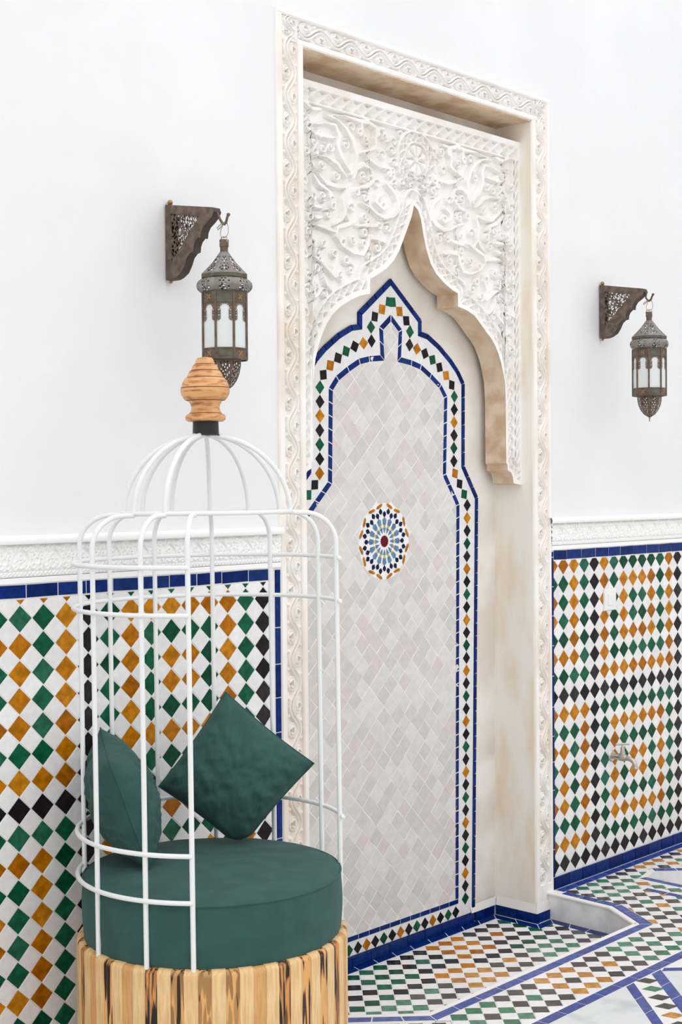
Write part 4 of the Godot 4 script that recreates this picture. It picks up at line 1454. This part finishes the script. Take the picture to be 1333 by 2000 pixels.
func pillow(called: String, label: String, nb: Vector3, nt: Vector3, ft: Vector3, fb: Vector3, thick: float, round_low: bool, sd: int) -> void:
	var c := (nb + nt + ft + fb) * 0.25
	var low := minf(minf(nb.y, nt.y), minf(ft.y, fb.y))
	var at := Vector3(c.x, low, c.z)
	var t := thing(called, label, "pillow", at, "")
	var nrm := (nt - fb).cross(ft - nb).normalized()
	var ns := FastNoiseLite.new()
	ns.seed = sd
	ns.frequency = 9.0
	var n := 41
	var st := new_st()
	for side in [1.0, -1.0]:
		var pts := PackedVector3Array()
		for j in n:
			for i in n:
				var u := float(i) / (n - 1)
				var v := float(j) / (n - 1)
				var eu := 4.0 * u * (1.0 - u)
				var ev := 4.0 * v * (1.0 - v)
				# edges drawn in between the corners
				var uu := 0.5 + (u - 0.5) * (1.0 - 0.045 * ev)
				var vv := 0.5 + (v - 0.5) * (1.0 - 0.045 * eu)
				if round_low:
					var cut := maxf(0.0, 0.15 - (u + v)) * 0.40
					uu += cut
					vv += cut
				var p := nb.lerp(nt, vv).lerp(fb.lerp(ft, vv), uu)
				var w := pow(maxf(0.0, eu * ev), 0.5)
				var edge := 1.0 - minf(1.0, minf(eu, ev) * 1.3)
				var wr := ns.get_noise_2d(u * 0.55 + 10.0 * side, v * 0.55) * 0.013 + ns.get_noise_2d((u + v) * 2.2, (u - v) * 0.4 + 5.0) * 0.009 * edge
				p += nrm * side * (thick * 0.5 * w + wr * minf(1.0, w * 2.0))
				pts.append(p - at)
		st.append_from(grid_mesh(n, n, pts, side < 0.0), 0, Transform3D())
	part(t, "cover", st.commit(), mats.velvet)
	var seam := []
	for k in 4:
		for q in 12:
			var f := q / 12.0
			var e := 4.0 * f * (1.0 - f)
			var uv: Vector2 = [Vector2(f, 0), Vector2(1, f), Vector2(1.0 - f, 1), Vector2(0, 1.0 - f)][k]
			var uu := 0.5 + (uv.x - 0.5) * (1.0 - (0.045 * e if k % 2 == 1 else 0.0))
			var vv := 0.5 + (uv.y - 0.5) * (1.0 - (0.045 * e if k % 2 == 0 else 0.0))
			if round_low:
				var cut := maxf(0.0, 0.15 - (uv.x + uv.y)) * 0.40
				uu += cut
				vv += cut
			seam.append(nb.lerp(nt, vv).lerp(fb.lerp(ft, vv), uu) - at)
	part(t, "seam", tube(seam, 0.0022, 6, true), mats.velvet)

func pillows() -> void:
	# corner-down pillow against the back bars: corners left, top, right, bottom
	var k := 1.0 / 2800.0
	var bot := view_point((464 - 666) * k * 3.83, 0.572, 3.83)
	var top := view_point((437 - 666) * k * 3.93, 1.53 - (1352 - 960) * k * 3.93, 3.93)
	var lft := view_point((304 - 666) * k * 3.86, 1.53 - (1537 - 960) * k * 3.86, 3.86)
	var rgt := view_point((609 - 666) * k * 3.86, 1.53 - (1492 - 958) * k * 3.86, 3.86)
	pillow("throw_pillow", "square green velvet pillow standing on its corner against the back bars", bot, lft, top, rgt, 0.17, true, 3)
	var nb := view_point((283 - 666) * k * 3.56, 0.592, 3.56)
	var nt := view_point((208 - 666) * k * 3.53, 0.866, 3.53)
	var ft := view_point((191 - 666) * k * 3.80, 0.905, 3.80)
	var fb := view_point((255 - 666) * k * 3.83, 0.60, 3.83)
	pillow("throw_pillow", "square green velvet pillow seen edge on, leaning left inside the birdcage", nb, nt, ft, fb, 0.175, false, 8)

# ---------------------------------------------------------------- lanterns
func fret(u: float, v: float) -> bool:
	# scrolled openwork: true where metal stays
	if u < 0.12 or u > 0.88 or v < 0.08 or v > 0.92:
		return true
	var x := (u - 0.5) * 9.0
	var y := v * 11.0
	return sin(x * 1.9 + 1.3 * sin(y * 1.3)) * sin(y * 1.7 + 1.1 * cos(x * 1.5)) < 0.12

func fret_tight(u: float, v: float) -> bool:
	if u < 0.2 or u > 0.8 or v < 0.14 or v > 0.9:
		return true
	return sin((u - 0.5) * 21.0 + 1.57) * sin(v * 17.0) < 0.25

func oct(a0: float, k: float, r: float, y: float) -> Vector3:
	var a := a0 + k * TAU / 8.0
	return Vector3(sin(a) * r, y, cos(a) * r)

func bracket_poly() -> PackedVector2Array:
	# side of the bracket: x is the distance from the wall, y the height under the top
	return poly_of([0.0, 0.0, 0.195, -0.034, 0.201, -0.046, 0.194, -0.058, 0.178, -0.070, 0.158, -0.082, 0.149, -0.095, 0.146, -0.111, 0.136, -0.109, 0.124, -0.118, 0.118, -0.13, 0.116, -0.145, 0.104, -0.147, 0.09, -0.158, 0.08, -0.178, 0.066, -0.197, 0.045, -0.208, 0.03, -0.212, 0.0, -0.212])

func lamp(x: float, z: float, turn: float, label_b: String, label_l: String, where: String) -> void:
	var yt := 2.338
	var b := thing("lamp_bracket", label_b, "bracket", Vector3(x, yt - 0.212, 0), "pierced brass lamp brackets")
	var o := Vector3(0, 0.212, 0)
	var outline := bracket_poly()
	var hw := 0.014
	for s in [-1.0, 1.0]:
		var st := new_st()
		# plate with a three-cornered opening, as quads between the two outlines
		for pc in [poly_of([0, 0, 0.195, -0.034, 0.201, -0.046, 0.150, -0.050, 0.022, -0.026, 0.0, -0.02]), poly_of([0, -0.02, 0.022, -0.026, 0.022, -0.172, 0.03, -0.212, 0, -0.212]), poly_of([0.150, -0.050, 0.201, -0.046, 0.194, -0.058, 0.178, -0.070, 0.158, -0.082, 0.149, -0.095, 0.146, -0.111, 0.136, -0.109, 0.124, -0.118, 0.118, -0.13, 0.116, -0.145, 0.104, -0.147, 0.09, -0.158, 0.08, -0.178, 0.066, -0.197, 0.045, -0.208, 0.03, -0.212, 0.022, -0.172])]:
			var idx := Geometry2D.triangulate_polygon(pc)
			for k in range(0, idx.size(), 3):
				var q := []
				for e in 3:
					q.append(Vector3(s * hw, pc[idx[k + e]].y, pc[idx[k + e]].x) + o)
				tri(st, q[0], q[1], q[2], Vector3(s, 0, 0))
		part(b, "side_plate", st.commit(), mats.brass)
		var fr := new_st()
		var nn := 54
		for j in nn:
			for i in nn - j:
				var u := (i + 0.5) / nn
				var v := (j + 0.5) / nn
				var xx := u * 46.0
				var yy := v * 48.0
				var w := sin(xx * 0.95 + 1.5 * sin(yy * 0.6)) * sin(yy * 0.9 + 1.3 * cos(xx * 0.8))
				if w > 0.02 and u > 0.025 and v > 0.025 and u + v < 0.95:
					continue
				var q := []
				for c in [Vector2(i, j), Vector2(i + 1, j), Vector2(i + 1, j + 1), Vector2(i, j + 1)]:
					q.append(Vector3(s * (hw - 0.0005), -0.026 - c.y / nn * 0.146 - c.x / nn * 0.024, 0.022 + c.x / nn * 0.128) + o)
				quad(fr, q[0], q[1], q[2], q[3], Vector3(s, 0, 0))
		part(b, "fretwork", fr.commit(), mats.brass)
	var es := new_st()
	for k in outline.size():
		var a := outline[k]
		var c := outline[(k + 1) % outline.size()]
		var n2 := Vector2(c.y - a.y, -(c.x - a.x))
		quad(es, Vector3(-hw, a.y, a.x) + o, Vector3(hw, a.y, a.x) + o, Vector3(hw, c.y, c.x) + o, Vector3(-hw, c.y, c.x) + o, Vector3(0, -n2.y, -n2.x))
	part(b, "edge_strip", es.commit(), mats.dark_iron)
	part(b, "fixing_rod", tube([Vector3(0, -0.006, 0.005), Vector3(0, 0.214, 0.005)], 0.0048, 10), mats.bright_brass)
	part(b, "rod_knob", lathe([[Vector2(0.0005, -0.008), Vector2(0.006, -0.0055), Vector2(0.008, 0.0), Vector2(0.006, 0.0055), Vector2(0.0005, 0.008)]], 14), mats.bright_brass, P3(0, 0.219, 0.005))
	part(b, "hook", tube([Vector3(0, 0.166, 0.196), Vector3(0, 0.160, 0.203), Vector3(0, 0.143, z - 0.014), Vector3(0, 0.131, z - 0.004), Vector3(0, 0.129, z + 0.002), Vector3(0, 0.134, z + 0.009), Vector3(0, 0.145, z + 0.013), Vector3(0, 0.151, z + 0.017)], 0.0036, 8), mats.brass)
	part(b, "hook_ball", lathe([[Vector2(0.0005, -0.005), Vector2(0.0045, -0.003), Vector2(0.0055, 0.0), Vector2(0.0045, 0.003), Vector2(0.0005, 0.005)]], 12), mats.brass, P3(0, 0.153, z + 0.018))
	# the lantern itself
	var base_y := 1.787
	var t := thing("hanging_lantern", label_l, "lantern", Vector3(x, base_y, z), "pierced brass lanterns")
	var yo := -base_y
	var face := atan2(-x, 3.094 - z) + deg_to_rad(turn) - TAU / 16.0
	var ra := 0.0635
	# tail: eight pierced, curved panels closing to a point
	var tail := new_st()
	var tp := [[0.0, 1.803], [0.022, 1.816], [0.034, 1.832], [0.042, 1.850], [0.046, 1.870], [0.047, 1.888]]
	for k in 8:
		for q in 5:
			var a0: Array = tp[q]
			var a1: Array = tp[q + 1]
			pierced_into(tail, oct(face, k, maxf(0.002, a0[0]), a0[1] + yo), oct(face, k + 1, maxf(0.002, a0[0]), a0[1] + yo), oct(face, k + 1, a1[0], a1[1] + yo), oct(face, k, a1[0], a1[1] + yo), 14, 7,
				func(u: float, v: float) -> bool:
					var vv := (q + v) / 5.0
					if q == 0 or vv > 0.93 or absf(u - 0.5) > 0.36:
						return true
					return sin(u * 26.0) * sin(vv * 33.0 + sin(u * 9.0)) < 0.22)
	part(t, "tail_bowl", tail.commit(), mats.brass)
	part(t, "tail_finial", lathe([[Vector2(0.0005, 0.0), Vector2(0.0022, 0.004), Vector2(0.0018, 0.009), Vector2(0.004, 0.013), Vector2(0.0022, 0.017), Vector2(0.002, 0.022)]], 12), mats.grey_brass)
	# body
	for k in 8:
		var p0 := oct(face, k, ra, 0)
		var p1 := oct(face, k + 1, ra, 0)
		var side := (p1 - p0).normalized()
		var out := (p0 + p1).normalized()
		var w := p0.distance_to(p1)
		var org := (p0 + p1) * 0.5
		var bs := Basis(side, Vector3.UP, side.cross(Vector3.UP))
		if bs.z.dot(out) < 0.0:
			bs = Basis(-side, Vector3.UP, out)
		var f := func(y: float) -> Transform3D: return Transform3D(bs, org + Vector3(0, y + yo, 0))
		part(t, "post", tube([oct(face, k, ra, 1.888 + yo), oct(face, k, ra, 2.068 + yo)], 0.0034, 6), mats.brass)
		part(t, "frosted_pane", box(Vector3(-w * 0.5, 1.914, -0.003), Vector3(w * 0.5, 2.045, -0.0015)), mats.frosted, f.call(0.0))
		for bnd in [[1.886, 1.917], [2.038, 2.069]]:
			var st := new_st()
			box_into(st, Vector3(-w * 0.5, bnd[0], -0.002), Vector3(w * 0.5, bnd[1], 0.0006), 0.0)
			box_into(st, Vector3(-w * 0.5, bnd[0], 0.0), Vector3(w * 0.5, bnd[0] + 0.0028, 0.0022), 0.0006)
			box_into(st, Vector3(-w * 0.5, bnd[1] - 0.0028, 0.0), Vector3(w * 0.5, bnd[1], 0.0022), 0.0006)
			var band := part(t, "band", st.commit(), mats.patina if k % 2 == 0 else mats.brass, f.call(0.0))
			var mid: float = (bnd[0] + bnd[1]) * 0.5
			if k % 2 == 0:
				part(band, "panel", tile_mesh(poly_of([-w * 0.34, mid - 0.008, w * 0.34, mid - 0.008, w * 0.34, mid + 0.008, -w * 0.34, mid + 0.008]), 0.0016, 0.0006), mats.patina)
			else:
				var cr := new_st()
				for ang in [45.0, -45.0]:
					var d := Vector2.from_angle(deg_to_rad(ang)) * 0.0095
					var e := d.orthogonal().normalized() * 0.0018
					tile_into(cr, PackedVector2Array([Vector2(0, mid) - d - e, Vector2(0, mid) + d - e, Vector2(0, mid) + d + e, Vector2(0, mid) - d + e]), 0.0018, 0.0005)
				part(band, "cross", cr.commit(), mats.bright_brass)
		# scalloped arch fret over the top of each pane
		var ar := new_st()
		var nn := 22
		pierced_into(ar, Vector3(-w * 0.5, 1.986, 0), Vector3(w * 0.5, 1.986, 0), Vector3(w * 0.5, 2.04, 0), Vector3(-w * 0.5, 2.04, 0), nn, 26,
			func(u: float, v: float) -> bool:
				var h := absf(u - 0.5)
				if h > 0.45:
					return true
				var lim := 0.23 + 0.02 * sin(v * 30.0)
				if v < 0.12:
					lim = lerpf(0.42, 0.24, v / 0.12)
				if v > 0.62:
					lim = 0.25 * sqrt(maxf(0.0, 1.0 - pow((v - 0.62) / 0.24, 2.0))) + (0.03 if v < 0.9 else 0.0)
				if v > 0.9:
					return true
				if h < lim:
					return false
				# beads of openwork beside the opening
				var hh := (h - lim) / 0.14
				return not (hh > 0.35 and hh < 0.95 and sin(v * 46.0) > 0.1))
		part(t, "arch_fret", ar.commit(), mats.brass, Transform3D(bs, org + Vector3(0, yo, 0) + out * 0.0005))
	part(t, "inner_floor", lathe([[Vector2(0.001, 1.889 + yo), Vector2(0.06, 1.889 + yo)]], 8), mats.brass)
	# lobed collar under the hood
	var lob := new_st()
	for k in 8:
		for q in 8:
			var prof := func(e: float, uu: float) -> Vector3:
				var a := PI * e
				var bulge := 0.35 + 0.65 * sin(PI * uu)
				var r := 0.056 + sin(a) * 0.0225 * (0.55 + 0.45 * bulge)
				var ang := face + (k + uu) * TAU / 8.0
				var flat := cos(TAU / 16.0) / cos((uu - 0.5) * TAU / 8.0)
				return Vector3(sin(ang), 0, cos(ang)) * r * lerpf(flat, 1.0, 0.6) + Vector3(0, 2.068 + 0.039 * (0.5 - 0.5 * cos(a)) + yo, 0)
			for i in 12:
				for j in 2:
					var u0 := i / 12.0
					var u1 := (i + 1) / 12.0
					var e0 := (q * 2 + j) / 16.0
					var e1 := (q * 2 + j + 1) / 16.0
					var uc := (u0 + u1) * 0.5
					var ec := (e0 + e1) * 0.5
					if ec > 0.15 and ec < 0.85 and uc > 0.22 and uc < 0.78 and sin(uc * 30.0) * sin(ec * 24.0) > 0.2:
						continue
					var pa: Vector3 = prof.call(e0, u0)
					quad(lob, pa, prof.call(e0, u1), prof.call(e1, u1), prof.call(e1, u0), Vector3(pa.x, 0, pa.z))
	part(t, "lobed_collar", lob.commit(), mats.grey_brass)
	# hood: rim and pierced cone
	var rim := new_st()
	var hood := new_st()
	for k in 8:
		quad(rim, oct(face, k, 0.0665, 2.107 + yo), oct(face, k + 1, 0.0665, 2.107 + yo), oct(face, k + 1, 0.0665, 2.117 + yo), oct(face, k, 0.0665, 2.117 + yo), oct(face, k + 0.5, 1.0, 0))
		quad(rim, oct(face, k, 0.05, 2.107 + yo), oct(face, k + 1, 0.05, 2.107 + yo), oct(face, k + 1, 0.0665, 2.107 + yo), oct(face, k, 0.0665, 2.107 + yo), Vector3.DOWN)
		pierced_into(hood, oct(face, k, 0.0665, 2.117 + yo), oct(face, k + 1, 0.0665, 2.117 + yo), oct(face, k + 1, 0.036, 2.148 + yo), oct(face, k, 0.036, 2.148 + yo), 16, 14, fret_tight)
		pierced_into(hood, oct(face, k, 0.036, 2.148 + yo), oct(face, k + 1, 0.036, 2.148 + yo), oct(face, k + 1, 0.012, 2.180 + yo), oct(face, k, 0.012, 2.180 + yo), 10, 12,
			func(u: float, v: float) -> bool: return v > 0.55 or absf(u - 0.5) > 0.25 or sin(u * 16.0) * sin(v * 20.0) < 0.2)
	part(t, "hood_rim", rim.commit(), mats.patina)
	part(t, "hood", hood.commit(), mats.grey_brass)
	part(t, "neck", lathe([[Vector2(0.0125, 2.178 + yo), Vector2(0.0108, 2.182 + yo), Vector2(0.0108, 2.196 + yo)], [Vector2(0.0125, 2.194 + yo), Vector2(0.0128, 2.213 + yo), Vector2(0.011, 2.2135 + yo), Vector2(0.001, 2.213 + yo)]], 20), mats.brass)
	part(t, "rivet", tube([Vector3(-0.016, 2.203 + yo, 0), Vector3(0.016, 2.203 + yo, 0)], 0.0016, 6), mats.wire)
	part(t, "bail", tube([Vector3(0, 2.206 + yo, -0.0115), Vector3(0, 2.219 + yo, -0.0115), Vector3(0, 2.222 + yo, -0.004), Vector3(0, 2.2205 + yo, 0.004), Vector3(0, 2.219 + yo, 0.0115), Vector3(0, 2.206 + yo, 0.0115)], 0.0017, 6), mats.wire)
	var link := []
	for k in 16:
		var a := TAU * k / 16.0
		link.append(Vector3(sin(a) * 0.003 + cos(a) * 0.004, 2.2405 + yo + cos(a) * 0.0225, sin(a) * 0.0115 * (1.0 - 0.5 * cos(a)) + 0.003))
	part(t, "link", tube(link, 0.0015, 6, true), mats.wire)
	part(t, "wire_tie", tube([Vector3(0.002, 2.262 + yo, 0.006), Vector3(-0.003, 2.257 + yo, -0.008), Vector3(-0.005, 2.248 + yo, -0.021), Vector3(-0.001, 2.243 + yo, -0.023), Vector3(0.003, 2.248 + yo, -0.018), Vector3(0.003, 2.259 + yo, -0.004)], 0.0016, 6), mats.wire)

# ---------------------------------------------------------------- switch and tap
func fittings() -> void:
	var s := thing("light_switch", "small white light switch set on the tiled wall right of the portal", "switch", Vector3(4.959, 1.041, 0))
	part(s, "plate", box(Vector3(-0.043, 0, -0.001), Vector3(0.043, 0.086, 0.009), 0.003), mats.switch_white)
	part(s, "rocker", box(Vector3(-0.02, 0.02, 0.008), Vector3(0.02, 0.066, 0.0125), 0.002), mats.switch_white)
	var t := thing("wall_tap", "small silvery water tap sticking out of the tiled wall right of the portal", "tap", Vector3(4.975, 0.453, 0))
	var along := Basis(Vector3.RIGHT, deg_to_rad(90.0))   # lathe axis turned to point out of the wall
	part(t, "flange", lathe([[Vector2(0.001, 0.006), Vector2(0.02, 0.006)], [Vector2(0.02, 0.006), Vector2(0.024, 0.0)]], 24), mats.chrome, Transform3D(along, Vector3(0, 0, 0)))
	part(t, "body", lathe([[Vector2(0.0105, 0.0), Vector2(0.0105, 0.028), Vector2(0.0145, 0.034), Vector2(0.0155, 0.05), Vector2(0.0135, 0.064), Vector2(0.0105, 0.07)]], 20), mats.chrome, Transform3D(along, Vector3(0, 0, 0)))
	part(t, "spout", tube([Vector3(0, 0, 0.066), Vector3(0, -0.003, 0.085), Vector3(0, -0.010, 0.100), Vector3(0, -0.024, 0.107), Vector3(0, -0.034, 0.108)], 0.0098, 14), mats.chrome)
	part(t, "nozzle_ring", lathe([[Vector2(0.009, 0.0), Vector2(0.0125, 0.001), Vector2(0.0125, 0.007), Vector2(0.009, 0.008)]], 18), mats.chrome, P3(0, -0.040, 0.108))
	part(t, "bonnet", lathe([[Vector2(0.011, 0.0), Vector2(0.011, 0.016), Vector2(0.0085, 0.02), Vector2(0.0085, 0.034), Vector2(0.004, 0.036), Vector2(0.004, 0.046)]], 16), mats.chrome, P3(0, 0.006, 0.05))
	part(t, "handle", tube([Vector3(-0.02, 0.053, 0.032), Vector3(0, 0.054, 0.05), Vector3(0.02, 0.053, 0.068)], 0.0045, 10), mats.chrome)
